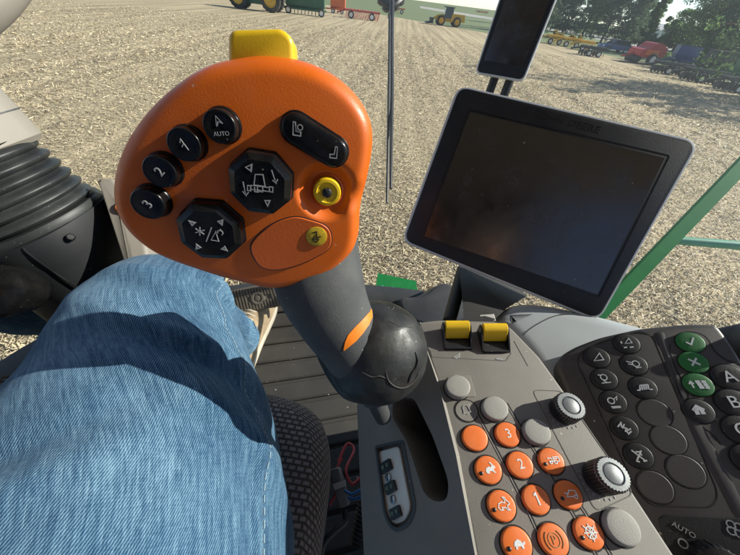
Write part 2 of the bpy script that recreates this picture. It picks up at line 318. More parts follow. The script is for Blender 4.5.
# ------------------------------------------------------------------ mesh helpers
class MB:
    def __init__(s): s.v = []; s.f = []; s.uv = {}
    def add(s, vs, fs, m=None):
        o = len(s.v)
        s.v += [(m @ V(p)) if m else V(p) for p in vs]
        s.f += [tuple(i + o for i in f) for f in fs]
        return o
    def box(s, c, d, m=None, rz=0):
        x, y, z = d[0] / 2, d[1] / 2, d[2] / 2
        T = Matrix.Translation(c) @ Matrix.Rotation(rz, 4, 'Z')
        if m: T = m @ T
        s.add([(-x, -y, -z), (x, -y, -z), (x, y, -z), (-x, y, -z), (-x, -y, z), (x, -y, z), (x, y, z), (-x, y, z)],
              [(0, 3, 2, 1), (4, 5, 6, 7), (0, 1, 5, 4), (1, 2, 6, 5), (2, 3, 7, 6), (3, 0, 4, 7)], T)
    def rings(s, R, closed=True, cap0=True, cap1=True, m=None):
        n = len(R[0]); vs = [p for r in R for p in r]; fs = []
        for i in range(len(R) - 1):
            for j in range(n if closed else n - 1):
                a = i * n + j; b = i * n + (j + 1) % n
                fs.append((a, b, b + n, a + n))
        if cap0: fs.append(tuple(reversed(range(n))))
        if cap1: fs.append(tuple(range((len(R) - 1) * n, len(R) * n)))
        s.add(vs, fs, m)
    def prism(s, out, prof, m=None, cap0=True, cap1=True):
        """out: counter-clockwise outline; prof: (inset, w) from bottom to top"""
        out = ccw(out)
        s.rings([[(x, y, w) for x, y in inset(out, d)] for d, w in prof], True, cap0, cap1, m)
    def lathe(s, prof, n=32, m=None, cap0=True, cap1=True):
        s.rings([[(r * math.cos(2 * PI * k / n), r * math.sin(2 * PI * k / n), z) for k in range(n)] for r, z in prof], True, cap0, cap1, m)
    def tube(s, pts, rad, n=12, m=None, smooth=True, steps=6, cap=True):
        P = [V(p) for p in pts]; Rr = rad if isinstance(rad, (list, tuple)) else [rad] * len(P)
        if smooth and len(P) > 2: P, Rr = spline(P, Rr, steps)
        s.rings(sweep(P, [(r, r) for r in Rr], n), True, cap, cap, m)
    def ribbon(s, pts, width, w0, w1, m=None, closed=False):
        """a thin raised line on a surface: polyline of (u, v)"""
        P = [V((p[0], p[1])) for p in pts]
        if closed: P = P + [P[0]]
        n = len(P)
        Lf, Rg = [], []
        for i in range(n):
            if closed and i in (0, n - 1): d = (P[1] - P[0]).normalized() + (P[-1] - P[-2]).normalized()
            elif i == 0: d = P[1] - P[0]
            elif i == n - 1: d = P[-1] - P[-2]
            else: d = (P[i + 1] - P[i]).normalized() + (P[i] - P[i - 1]).normalized()
            d = d.normalized() if d.length > 1e-9 else V((1, 0)); t = V((-d.y, d.x))
            seg = (P[min(i + 1, n - 1)] - P[max(i - 1, 0)]); 
            k = 1.0
            if 0 < i < n - 1:
                c = abs((P[i + 1] - P[i]).normalized().dot(d)); k = 1 / max(c, 0.5)
            Lf.append(P[i] + t * width / 2 * k); Rg.append(P[i] - t * width / 2 * k)
        R = [[(Rg[i].x, Rg[i].y, w0), (Lf[i].x, Lf[i].y, w0), (Lf[i].x, Lf[i].y, w1), (Rg[i].x, Rg[i].y, w1)] for i in range(n)]
        s.rings(R, True, True, True, m)
    def build(s, name, material, parent=None, smooth=35.0, uvs=None):
        me = bpy.data.meshes.new(name); me.from_pydata([tuple(p) for p in s.v], [], s.f)
        bm = bmesh.new(); bm.from_mesh(me); bmesh.ops.recalc_face_normals(bm, faces=bm.faces[:]); bm.to_mesh(me); bm.free()
        if smooth:
            me.shade_smooth(); me.set_sharp_from_angle(angle=math.radians(smooth))
        me.materials.append(M[material] if isinstance(material, str) else material)
        if uvs is not None:
            l = me.uv_layers.new(name='UVMap')
            for lp in me.loops: l.data[lp.index].uv = uvs[lp.vertex_index]
        o = bpy.data.objects.new(name, me); COL.objects.link(o)
        if parent: o.parent = parent
        return o

def ccw(P):
    a = sum(P[i][0] * P[(i + 1) % len(P)][1] - P[(i + 1) % len(P)][0] * P[i][1] for i in range(len(P)))
    return list(P) if a > 0 else list(reversed(P))

def inset(P, d):
    if abs(d) < 1e-9: return P
    n = len(P); out = []
    for i in range(n):
        a = V(P[i - 1][:2]); b = V(P[i][:2]); c = V(P[(i + 1) % n][:2])
        e1 = (b - a); e2 = (c - b)
        if e1.length < 1e-9: e1 = e2
        if e2.length < 1e-9: e2 = e1
        e1.normalize(); e2.normalize()
        n1 = V((-e1.y, e1.x)); n2 = V((-e2.y, e2.x)); t = n1 + n2
        if t.length < 1e-6: t = n1.copy()
        t.normalize(); k = d / max(t.dot(n1), 0.4)
        q = b + t * k; out.append((q.x, q.y))
    return out

def rp(w0, w1, b, n=4):
    """profile with a rounded top edge"""
    return [(0, w0)] + [(b * (1 - math.cos(PI / 2 * k / n)), w1 - b + b * math.sin(PI / 2 * k / n)) for k in range(n + 1)]

def spline(P, Rr, steps):
    n = len(P); Q = []; S = []
    for i in range(n - 1):
        p0 = P[max(i - 1, 0)]; p1 = P[i]; p2 = P[i + 1]; p3 = P[min(i + 2, n - 1)]
        for k in range(steps):
            t = k / steps
            Q.append(0.5 * ((2 * p1) + (p2 - p0) * t + (2 * p0 - 5 * p1 + 4 * p2 - p3) * t * t + (3 * p1 - p0 - 3 * p2 + p3) * t ** 3))
            S.append(Rr[i] * (1 - t) + Rr[i + 1] * t)
    Q.append(P[-1]); S.append(Rr[-1])
    return Q, S

def closed_curve(P, n):
    """smooth closed curve through the points, n samples"""
    k = len(P); P = [V((p[0], p[1])) for p in P]; out = []
    for i in range(k):
        p0, p1, p2, p3 = P[i - 1], P[i], P[(i + 1) % k], P[(i + 2) % k]
        for j in range(8):
            t = j / 8
            out.append(0.5 * ((2 * p1) + (p2 - p0) * t + (2 * p0 - 5 * p1 + 4 * p2 - p3) * t * t + (3 * p1 - p0 - 3 * p2 + p3) * t ** 3))
    # resample by length
    L = [0]
    for i in range(len(out)): L.append(L[-1] + (out[(i + 1) % len(out)] - out[i]).length)
    res = []; i = 0
    for j in range(n):
        t = L[-1] * j / n
        while L[i + 1] < t: i += 1
        f = (t - L[i]) / max(L[i + 1] - L[i], 1e-9)
        q = out[i].lerp(out[(i + 1) % len(out)], f); res.append((q.x, q.y))
    return res

def round_poly(P, r, n=6):
    k = len(P); out = []; R = r if isinstance(r, (list, tuple)) else [r] * k
    for i in range(k):
        a, b, c = V(P[i - 1][:2]), V(P[i][:2]), V(P[(i + 1) % k][:2])
        d1 = (a - b); d2 = (c - b); rr = min(R[i], d1.length * .48, d2.length * .48)
        p = b + d1.normalized() * rr; q = b + d2.normalized() * rr
        for j in range(n + 1):
            t = j / n; z = p * (1 - t) ** 2 + b * 2 * t * (1 - t) + q * t * t
            out.append((z.x, z.y))
    return out

def ellipse(c, a, b=None, n=36, rot=0):
    b = b or a; cr, sr = math.cos(rot), math.sin(rot)
    return [(c[0] + a * math.cos(t) * cr - b * math.sin(t) * sr, c[1] + a * math.cos(t) * sr + b * math.sin(t) * cr) for t in [2 * PI * k / n for k in range(n)]]

def sweep(P, AB, n=16, up0=None):
    T = []
    for i in range(len(P)):
        d = P[min(i + 1, len(P) - 1)] - P[max(i - 1, 0)]
        T.append(d.normalized() if d.length > 1e-9 else V((0, 0, 1)))
    u = up0 or (V((0, 0, 1)) if abs(T[0].z) < 0.9 else V((0, 1, 0)))
    R = []
    for i in range(len(P)):
        u = (u - T[i] * u.dot(T[i])).normalized(); s_ = T[i].cross(u)
        a, b = AB[i]
        R.append([P[i] + s_ * (a * math.cos(2 * PI * k / n)) + u * (b * math.sin(2 * PI * k / n)) for k in range(n)])
    return R

_txt = {}
def text_mesh(body, size, extrude):
    key = (body, size, extrude)
    if key in _txt: return _txt[key]
    cu = bpy.data.curves.new('text', 'FONT'); cu.body = body; cu.size = size; cu.extrude = extrude; cu.align_x = 'CENTER'; cu.align_y = 'CENTER'; cu.resolution_u = 4
    o = bpy.data.objects.new('text', cu); COL.objects.link(o)
    dg = bpy.context.evaluated_depsgraph_get(); me = bpy.data.meshes.new_from_object(o.evaluated_get(dg))
    r = ([v.co.copy() for v in me.vertices], [tuple(p.vertices) for p in me.polygons])
    bpy.data.objects.remove(o); bpy.data.curves.remove(cu); bpy.data.meshes.remove(me)
    _txt[key] = r
    return r

def put_text(mb, body, size, c, w, rot=0, ext=0.00015, m=None, sx=1.0):
    vs, fs = text_mesh(body, size, ext)
    T = Matrix.Translation((c[0], c[1], w)) @ Matrix.Rotation(rot, 4, 'Z') @ Matrix.Diagonal((sx, 1, 1, 1))
    mb.add(vs, fs, (m @ T) if m else T)

def strokes(mb, polys, c, size, w, rot=0, lw=0.0007, m=None):
    """icon made of lines: polylines in -1..1"""
    cr, sr = math.cos(rot), math.sin(rot)
    for k, P in enumerate(polys):
        closed = P[0] == P[-1] and len(P) > 2
        Q = [(c[0] + size * (x * cr - y * sr), c[1] + size * (x * sr + y * cr)) for x, y in P]
        if closed: Q = Q[:-1]
        mb.ribbon(Q, lw, w - 0.0001, w + 0.00022 + 0.00002 * k, m, closed)

def circ(cx, cy, r, n=14, a0=0, a1=360):
    P = [(cx + r * math.cos(math.radians(a0 + (a1 - a0) * k / n)), cy + r * math.sin(math.radians(a0 + (a1 - a0) * k / n))) for k in range(n + 1)]
    if abs(a1 - a0) == 360: P[-1] = P[0]
    return P

def holed_plate(outer, holes, w1, w0, depth_holes, mb):
    """flat plate at height w1 with holes whose walls go down to w0"""
    bm = bmesh.new(); es = []
    loops = [outer] + holes; vs_all = []
    for lp in loops:
        vs = [bm.verts.new((x, y, w1)) for x, y in lp]; vs_all.append(vs)
        for i in range(len(vs)): es.append(bm.edges.new((vs[i], vs[(i + 1) % len(vs)])))
    bmesh.ops.triangle_fill(bm, use_beauty=True, use_dissolve=False, edges=es, normal=(0, 0, 1))
    bm.verts.index_update()
    mb.add([v.co.copy() for v in bm.verts], [tuple(v.index for v in f.verts) for f in bm.faces])
    bm.free()
    for lp, d in zip(holes, depth_holes):
        mb.rings([[(x, y, w1) for x, y in lp], [(x, y, w1 - d) for x, y in lp]], True, False, True)

def tag(o, label, cat, group=None):
    o['label'] = label; o['category'] = cat
    if group: o['group'] = group
    return o
def thing(name, label, cat, frame=None, loc=None, group=None, rz=0.0):
    o = bpy.data.objects.new(name, None); COL.objects.link(o); o.empty_display_size = 0.05
    if frame: o.matrix_world = frame.m
    elif loc is not None: o.matrix_world = Matrix.Translation(loc) @ Matrix.Rotation(rz, 4, 'Z')
    return tag(o, label, cat, group)
def structure(o): o['kind'] = 'structure'; return o

# ================================================================== CONTROL LEVER
def size_px(fr, x, y, r, w=0.0):
    a = V(fr.px(x - r, y, w)); b = V(fr.px(x + r, y, w)); c = V(fr.px(x, y - r, w)); d = V(fr.px(x, y + r, w))
    return ((a - b).length + (c - d).length) / 4

FF = Frame(at(250, 170, 0.155), RT * 0.16 - UP * 0.62 - FW, UP)
lever = thing('control_lever', 'orange joystick with many black buttons and a grey rubber grip', 'joystick', FF)
HEAD = [(232, 60), (205, 68), (180, 84), (154, 108), (134, 135), (122, 162), (118, 188), (122, 210), (137, 232), (163, 251), (200, 265),
        (240, 277), (272, 284), (300, 280), (328, 269), (350, 251), (358, 232), (360, 205), (367, 175), (372, 143), (369, 118), (355, 94), (332, 74), (302, 61), (266, 56)]
SIL = ccw(closed_curve(FF.pts(HEAD, -0.011), 220))
RC = FF.px(327, 191.5); RCr = size_px(FF, 327, 191.5, 27)
cen = V((sum(p[0] for p in SIL) / 220, sum(p[1] for p in SIL) / 220))
def face_h(u, v, t=None):
    d = (V((u, v)) - cen).length / 0.07
    h = 0.0035 * max(0.0, 1 - d * d)
    q = (V((u, v)) - V(RC)).length / RCr
    if q < 1.15:
        k = min(1.0, max(0.0, (1.15 - q) / 0.45)); k = k * k * (3 - 2 * k)
        h -= 0.0055 * k
    return h
def fw(u, v): return face_h(u, v)
mb = MB()
EDGE = inset(SIL, 0.0085)
RG = []
for i in range(46):
    t = 0.012 + (1 - 0.012) * i / 45
    r_ = []
    for x, y in EDGE:
        u, v = cen.x + (x - cen.x) * t, cen.y + (y - cen.y) * t
        r_.append((u, v, face_h(u, v)))
    RG.append(r_)
for k in range(1, 9):
    a = PI / 2 * k / 8
    RG.append([(x, y, -0.011 + 0.011 * math.cos(a) + face_h(*q) * math.cos(a)) for (x, y), q in zip(inset(SIL, 0.0085 * (1 - math.sin(a))), EDGE)])
for d, w in ((0.0, -0.015), (0.001, -0.020), (0.004, -0.029), (0.010, -0.038), (0.020, -0.045)):
    RG.append([(x, y, w) for x, y in inset(SIL, d)])
mb.rings(RG, True, True, True)
head = mb.build('head', 'orange', lever, 50)

def on_face(x, y): 
    u, v = FF.px(x, y, 0.002); return u, v, face_h(u, v)

# top switch
mb = MB()
mb.prism(round_poly(FF.pts([(230, 70), (230, 31), (283, 29.5), (294, 40), (295, 70)], -0.012), [0.001, 0.004, 0.005, 0.005, 0.001]), [(0.002, -0.034), (0, -0.032)] + rp(-0.031, -0.008, 0.0025))
sw = mb.build('top_switch', 'yellow', lever); sw['label'] = 'yellow switch on top of the orange head'

def round_button(x, y, r, legend, rot, label):
    u, v, h = on_face(x, y); R = size_px(FF, x, y, r)
    mb = MB(); T = Matrix.Translation((u, v, h))
    mb.lathe([(R * 1.0, -0.006), (R * 1.0, 0.0012), (R * 0.93, 0.0020), (R * 0.90, 0.0020), (R * 0.90, 0.0060)] +
             [(R * (0.90 - 0.10 * (1 - math.cos(a))), 0.006 + 0.0016 * math.sin(a)) for a in (0.4, 0.8, 1.2, 1.57)] + [(R * 0.6, 0.0073), (R * 0.2, 0.0070)], 40, T)
    b = mb.build('round_button', 'black_gloss', lever, 40); b['label'] = label
    lg = MB()
    if legend == 'AUTO':
        strokes(lg, [[(0, .95), (-.42, -.05), (0, .25), (.42, -.05), (0, .95)], [(-.1, .1), (-.45, -.25)]], (u, v + R * .16), R * .40, h + 0.0072, rot, 0.0004)
        put_text(lg, 'AUTO', R * .31, (u + R * .04, v - R * .36), h + 0.0072, rot * .4)
    elif legend == '1':
        strokes(lg, [[(-.35, .5), (.1, .9), (.1, -.9)], [(.1, .2), (-.5, -.1)]], (u, v), R * .34, h + 0.0072, rot, 0.00035)
    else: put_text(lg, legend, R * .72, (u, v), h + 0.0072, rot)
    lg.build('legend', 'legend_dim', b, 0)
round_button(224.4, 125.4, 18.2, 'AUTO', 0.3, 'black round button marked AUTO under an arrow')
round_button(190.4, 142.8, 18, '1', 0.5, 'black round button with a worn mark, second in its row')
round_button(166.5, 168.8, 17.4, '2', 0.75, 'black round button marked 2')
round_button(154.3, 200.4, 17.0, '3', 0.9, 'black round button marked 3')

# rocker with two ends
a = V(FF.px(297, 128)); b = V(FF.px(333.5, 150.5)); R = size_px(FF, 315, 139, 16.5)
ang = math.atan2((b - a).y, (b - a).x)
cap = [(b.x + R * math.cos(ang + t), b.y + R * math.sin(ang + t)) for t in [-PI / 2 + PI * k / 14 for k in range(15)]] + \
      [(a.x + R * math.cos(ang + t), a.y + R * math.sin(ang + t)) for t in [PI / 2 + PI * k / 14 for k in range(15)]]
hm = face_h(*((a + b) / 2))
mb = MB(); mb.prism(cap, [(0, -0.006), (0, hm + 0.0015), (0.0006, hm + 0.002), (0.0009, hm + 0.002)] + [(d + 0.0009, w) for d, w in rp(hm + 0.002, hm + 0.0062, 0.0022)[1:]])
rk = mb.build('rocker_button', 'black_gloss', lever, 40); rk['label'] = 'long black rocker with a seat mark at either end'
lg = MB(); wz = hm + 0.0063
seat_ic = [[(-.5, .9), (-.2, .9), (-.05, -.2), (.6, -.25), (.6, -.75), (-.45, -.75), (-.5, .9)]]
strokes(lg, seat_ic, a + V((R * .05, 0)), R * .42, wz, ang * .2, 0.0005)
strokes(lg, [circ(.5, .3, .35)], a + V((R * .05, 0)), R * .42, wz + .0001, 0, 0.0004); lg.build('legend', 'legend_dim', rk, 0); lg = MB()
strokes(lg, [[(-x, y) for x, y in P] for P in seat_ic], b, R * .40, wz, ang * .5 + .2, 0.0005)
lg.build('legend', 'legend_dim', rk, 0)

def dial(x, y, r, rot, name_label, icon):
    u, v, h = on_face(x, y); R = size_px(FF, x, y, r)
    oc = [(u + R * math.cos(rot + PI / 4 * k), v + R * math.sin(rot + PI / 4 * k)) for k in range(8)]
    mb = MB(); mb.rings([[(u + (x_ - u) * k_, v + (y_ - v) * k_, h + z_) for x_, y_ in round_poly(oc, 0.0012, 3)] for k_, z_ in
        ((1, -.006), (1, .0010), (.975, .0018), (.955, .0020), (.945, .0070), (.925, .0078), (.78, .0090), (.75, .0094), (.745, .0094), (.3, .0094))])
    d = mb.build('octagon_button', 'black_gloss', lever, 22); d['label'] = name_label
    lg = MB(); icon(lg, u, v, R, h + 0.0094); lg.build('legend', 'legend_dim', d, 0)
def icon_tractor(lg, u, v, R, w):
    c = (u, v)
    strokes(lg, [[(-.2, .45), (.12, .5), (.22, 0), (-.25, -.02), (-.2, .45)], [(-.38, -.05), (.4, -.02), (.42, -.2), (-.4, -.22), (-.38, -.05)],
                 [(-.52, -.08), (-.38, -.08), (-.38, -.3), (-.52, -.3), (-.52, -.08)], [(.40, .02), (.55, .02), (.55, -.2), (.40, -.2), (.40, .02)],
                 [(-.1, -.02), (-.1, -.26), (.12, -.26), (.12, -.02)], [(-.22, -.1), (-.22, -.3), (-.04, -.3)]], c, R * .66, w, -.12, 0.00045)
    strokes(lg, [[(-.62, .12), (-.58, -.42), (-.68, -.25)], [(.5, .62), (.62, .12), (.5, .24)], [(-.58, -.42), (-.46, -.28)], [(.62, .12), (.7, .28)]], c, R * .74, w, 0, 0.0005)
    strokes(lg, [[(.12, -.55), (.3, -.55), (.2, -.75), (.12, -.55)], [(-.42, .62), (-.2, .72), (-.25, .5), (-.42, .62)]], c, R * .8, w, 0, 0.0007)
def icon_snow(lg, u, v, R, w):
    c = (u, v)
    strokes(lg, [[(-.4 + .22 * math.cos(t), .05 + .22 * math.sin(t)), (-.4 - .22 * math.cos(t), .05 - .22 * math.sin(t))] for t in (PI / 2, PI / 6, -PI / 6)], c, R * .62, w, -.2, 0.0005)
    strokes(lg, [[(-.14, -.42), (.12, .36)], [(.08, -.3), (.42, -.3), (.30, .18), (.08, -.3)], circ(.5, .16, .12, 10, -60, 200), [(.36, .2), (.52, .34)]], c, R * .62, w, -.15, 0.0005)
    for x, y, q in ((-.5, .42, .785), (.5, .5, -.785), (-.5, -.55, 2.4), (.45, -.6, -2.4)):
        strokes(lg, [[(-.1, -.06), (.1, -.06), (0, .13), (-.1, -.06)]], (u + x * R * .78, v + y * R * .78), R * .62, w, q, 0.0009)
    strokes(lg, [circ(-.32, .86, .09)], c, R * .8, w - 0.0012, 0, 0.0006)
dial(263.6, 180.5, 32.5, 0.30, 'black octagon push dial marked with a tractor', icon_tractor)
dial(215, 227, 31.0, 0.36, 'black octagon push dial marked with a snowflake', icon_snow)

# recessed yellow button
u, v = RC; R = size_px(FF, 327, 191.5, 13.8); h = face_h(u, v)
T = Matrix.Translation((u, v, h))
mb = MB(); mb.lathe([(R * 1.0, -0.003), (R * 1.0, 0.005), (R * .93, 0.0058), (R * .75, 0.006), (R * .68, 0.0054), (R * .3, 0.0052)], 40, T)
yb = mb.build('yellow_button', 'yellow', lever, 40); yb['label'] = 'round yellow button in a dished recess'
mb = MB(); mb.lathe([(R * .34, 0.004), (R * .34, 0.0066), (R * .24, 0.0072), (R * .05, 0.0073)], 24, T); mb.build('button_centre', 'black', yb, 40)
mb = MB(); mb.lathe([(R * 1.22, -0.004), (R * 1.22, 0.0006), (R * 1.12, 0.0012), (R * 1.05, 0.0006), (R * 1.04, -0.004)], 40, T, False, False); mb.build('collar', 'orange_panel', yb, 40)

CP = [(293.5, 215.5), (310, 218.5), (326, 225), (331.6, 236), (329, 248), (315, 257), (299.5, 264), (285, 268), (272, 269), (259.3, 264), (251.3, 248), (256.3, 236), (272.7, 222.5)]
cp = ccw(closed_curve(FF.pts(CP, 0.001), 90))
def follow(mbx, P, prof):
    mbx.rings([[(x, y, w + face_h(x, y)) for x, y in inset(P, d)] for d, w in prof], True, True, True)
mb = MB(); follow(mb, inset(cp, -0.0004), [(0, -0.003), (0, 0.00012), (0.0003, 0.0002)]); sm = mb.build('seam', 'black', lever, 40)
mb = MB(); follow(mb, cp, [(0.0002, -0.003), (0.0002, 0.0003), (0.0007, 0.0007)]); pn = mb.build('cover_panel', 'orange_panel', lever, 30); pn['label'] = 'flat darker orange cover panel near the grip'
u, v, h = on_face(316.7, 235.7); R = size_px(FF, 316.7, 235.7, 9.8); T = Matrix.Translation((u, v, h))
mb = MB(); mb.lathe([(R, -0.001), (R, 0.0011), (R * .9, 0.0013), (R * .3, 0.0013)], 30, T); bd = mb.build('badge', mat('badge_yellow', (0.55, 0.36, 0.02), 0.45, var=.3, var_scale=400), pn, 40)
lg = MB(); strokes(lg, [[(-.35, .5), (.1, .55), (0, -.1), (.45, -.05)], [(-.5, -.3), (-.2, -.6), (.2, -.3)], [(-.1, .1), (-.5, -.2), (.1, -.25)]], (u, v), R * .95, h + 0.0013, 0.2, 0.0006); lg.build('legend', 'black', bd, 0)

# grip, ball and stalk (world points turned into lever space)
def L_(p): return FF.i @ p
cons_n = V((-0.12, -0.08, 1)).normalized()
gp = [L_(at(310, 240, 0.222)), L_(at(321, 285, 0.226)), L_(at(334, 315, 0.229)), L_(at(350, 341, 0.232)), L_(at(363, 360, 0.237))]
mb = MB(); P, S = spline(gp, [0.0360, 0.0340, 0.0300, 0.0265, 0.026], 8)
mb.rings(sweep(P, [(s, s * .92) for s in S], 40)); grip = mb.build('grip', 'grip', lever, 60)
from mathutils.bvhtree import BVHTree
bvh = BVHTree.FromPolygons([v.co for v in grip.data.vertices], [tuple(p.vertices) for p in grip.data.polygons])
ec = L_(EYE)
def hit(x, y):
    d = (FF.i.to_3x3() @ ray(x, y)).normalized(); r = bvh.ray_cast(ec, d); return r[0], r[1]
up_e = [(371.0, 309), (366.5, 315), (361, 321), (354, 328), (348, 335), (345, 342), (343.5, 350)]
lo_e = [(371.6, 311), (372.0, 317), (369, 324), (363, 333), (356, 341), (350, 346), (344.2, 350.6)]
R_in, R_out = [], []
mb = MB(); rows = []
for (x0, y0), (x1, y1) in zip(up_e, lo_e):
    row = []
    for k in range(6):
        t = k / 5; q, nrm = hit(x0 + (x1 - x0) * t, y0 + (y1 - y0) * t)
        if q is None: row = None; break
        row.append((q, nrm))
    if row: rows.append(row)
if len(rows) > 2:
    mb.rings([[q + n_ * 0.0005 for q, n_ in r_] + [q - n_ * 0.0006 for q, n_ in reversed(r_)] for r_ in rows])
    mb.build('accent_band', 'orange_band', lever, 60)
BC = at(376, 351, 0.251); BR = 0.0438
axis = (BC - at(384, 412, 0.254)).normalized()
tmpF = Frame(BC, axis, FW); T = FF.i @ tmpF.m
prof = []
for k in range(0, 41):
    a = -PI / 2 + PI * k / 40
    r = BR * math.cos(a); z = BR * 1.0 * math.sin(a)
    for c0, amp, wd in ((0.50, -0.0008, .035), (0.58, 0.0007, .05), (-0.35, -0.0008, .03), (-0.43, 0.0006, .05)):
        q = math.exp(-((a - c0) / wd) ** 2); r += amp * q * math.cos(a) ; z += amp * q * math.sin(a)
    prof.append((max(r, 0.0003), z))
mb = MB(); mb.lathe(prof, 64, T)
boot = mb.build('ball_boot', 'boot', lever, 60); boot['label'] = 'scuffed glossy black ball boot at the foot of the grip'
bv2 = BVHTree.FromPolygons([v.co for v in boot.data.vertices], [tuple(p.vertices) for p in boot.data.polygons])
mb = MB()
def surf_line(P, r):
    Q = []
    for x, y in P:
        h_ = bv2.ray_cast(ec, (FF.i.to_3x3() @ ray(x, y)).normalized())
        if h_[0]: Q.append(h_[0] + h_[1] * r * .2)
    if len(Q) > 2: mb.tube(Q, [r * .4] + [r] * (len(Q) - 2) + [r * .4], 6, None, True, 4)
surf_line([(389, 321), (396, 324.5), (405, 326.5), (413, 327), (420, 326)], .0004)
surf_line([(386, 372), (388, 380), (394, 386), (402, 388), (410, 385), (416, 378), (420, 368)], .0006)
surf_line([(362, 372), (372, 377), (380, 376), (387, 379)], .0005)
surf_line([(392, 303), (393.5, 308), (391, 310)], .0005)
mb.build('scuffed_crease', mat('crease_dust', (.045, .042, .04), .7, var=.5, var_scale=900), boot, 60)
mb = MB(); surf_line([(415, 352), (417, 360), (415, 368), (411, 374), (408, 383)], .0011); mb.build('split', 'black', boot, 60)
mb = MB(); mb.tube([L_(at(372, 392, 0.245)), L_(at(383, 417, 0.268))], [0.0084, 0.0076], 20, None, False); 
mb.lathe([(0.0098, -0.004), (0.0098, 0.003), (0.0078, 0.005)], 20, FF.i @ Frame(at(374, 398, 0.2485), axis, FW).m)
mb.build('stalk', 'dark_grey', lever, 40)
mb = MB(); mb.tube([L_(at(330, 335, 0.238)), L_(at(343, 358, 0.243)), L_(at(358, 376, 0.245)), L_(at(376, 382, 0.245))], [0.016, 0.019, 0.021, 0.017], 24, None, True, 8)
mb.build('grip_heel', 'boot', lever, 60)

# ================================================================== ARMREST CONSOLE
O = at(502, 506, 0.205)
tmp = Frame(O, cons_n, V((0, 1, 0)))
q0 = on_plane(517, 543, O, cons_n); q1 = on_plane(475, 437, O, cons_n)
CF = Frame(O, cons_n, q1 - q0)
con = thing('armrest_console', 'grey armrest console with rows of round orange buttons', 'control console', CF)
A_ = CF.px(421, 320); Bq = CF.px(500, 640)
right_edge = [(510, 326), (540, 357), (571, 400), (605, 449), (640, 502), (675, 555), (720, 623), (740, 655)]
ridge = [(425, 345), (440, 390), (456, 455), (475, 555), (488, 640)]
rid = CF.pts(ridge)
pl = CF.pts([(418, 322), (440, 319.5), (497, 321)]) + CF.pts(right_edge) + list(reversed(rid))
pl = ccw(round_poly(pl, [0.004, 0.002, 0.012, 0.006] + [0.002] * 20, 4))
mb = MB(); mb.prism(pl, [(0, -0.075)] + rp(-0.05, 0, 0.0028, 4))
shell = mb.build('shell', 'grey', con, 40)
# slope towards the seat
ra = V((rid[0][0], rid[0][1], 0)); rb = V((rid[-1][0], rid[-1][1], 0)); rd = (ra - rb).normalized()
sl_n = Matrix.Rotation(math.radians(-40), 3, rd) @ V((0, 0, 1))
SFl = Frame(CF.m @ (rb + (ra - rb) * .5), CF.m.to_3x3() @ sl_n, CF.m.to_3x3() @ rd)
mS = CF.i @ SFl.m
rl = [SFl.px(x, y) for x, y in ridge]
left = SFl.pts([(395, 318), (383, 352), (357, 405), (360, 480), (364, 555), (366, 640)])
slot = round_poly(SFl.pts([(393, 396), (414, 398), (433, 437), (449, 482), (447, 501), (434, 502), (424, 494), (406, 440), (392, 418)]), 0.006, 5)
fuse = round_poly(SFl.pts([(376, 447), (403, 441), (416, 508), (408, 526), (394, 531), (385, 516)]), [0.002, 0.002, 0.006, 0.006, 0.006, 0.006], 5)
top_l = SFl.pts([(420, 322)])
outer = ccw([top_l[0]] + left + list(reversed(rl)))
slot = ccw(slot); fuse = ccw(fuse)
mb = MB(); holed_plate(outer, [slot, fuse], 0.0, -0.05, [0.07, 0.006], mb)
mb.rings([[(x, y, 0.0) for x, y in outer], [(x, y, -0.09) for x, y in outer]], True, False, False)
mb.v = [mS @ p for p in mb.v]
mb.build('side_slope', 'grey', con, 40)
# slot lining + fuse panel
mb = MB(); mb.prism(inset(slot, -0.0005), [(0, -0.075), (0, -0.069)], mS); mb.build('slot_floor', 'black', con, 0)
mb = MB(); mb.ribbon(fuse, 0.0022, -0.001, 0.0007, mS, True); mb.build('fuse_window_frame', 'dark_grey', con, 40)
fp = ccw(round_poly(SFl.pts([(379, 452), (400, 446), (412, 508), (406, 521), (395, 525), (388, 514)], -0.005), 0.004, 4))
mb = MB(); mb.prism(fp, [(0, -0.0065), (0, -0.0035), (0.0008, -0.003)], mS); fz = mb.build('fuse_panel', mat('fuse_cream', (0.78, 0.74, 0.66), .5, var=.06, dust=.1, dust_scale=900, dust_col=(.2, .17, .12)), con, 30); fz['label'] = 'off white fuse strip in an open window of the console'
def slope_quad(name, cx_, cy_, wx, wy, w0, w1, m_, parent):
    c = SFl.px(cx_, cy_, -0.003); sx = size_px(SFl, cx_, cy_, wx, -0.003); sy = size_px(SFl, cx_, cy_, wy, -0.003)
    ax = V(SFl.px(cx_ + 6, cy_ + 24)) - V(SFl.px(cx_, cy_)); a = math.atan2(ax.y, ax.x) + PI / 2
    P = [(c[0] + (i * sx * math.cos(a) - j * sy * math.sin(a)), c[1] + (i * sx * math.sin(a) + j * sy * math.cos(a))) for i, j in ((-1, -1), (1, -1), (1, 1), (-1, 1))]
    mb = MB(); mb.prism(P, [(0, w0), (0, w1)], mS); return mb.build(name, m_, parent, 0), c, a, sx, sy
for (x, y) in ((387.5, 466.5), (391.8, 487.5), (397.0, 512.5)):
    o_, c, a, sx, sy = slope_quad('connector', x, y, 6.0, 4.2, -0.0034, 0.0005, 'black', fz)
    pn_ = MB()
    for i in (-.45, .45):
        T = mS @ Matrix.Translation((c[0] + i * sx * math.cos(a), c[1] + i * sx * math.sin(a), 0.0006))
        pn_.box((0, 0, 0), (sx * .5, sy * .7, 0.0008), T)
    pn_.build('fuse', mat('fuse_green', (0.10, 0.13, 0.08), 0.4), o_, 0)
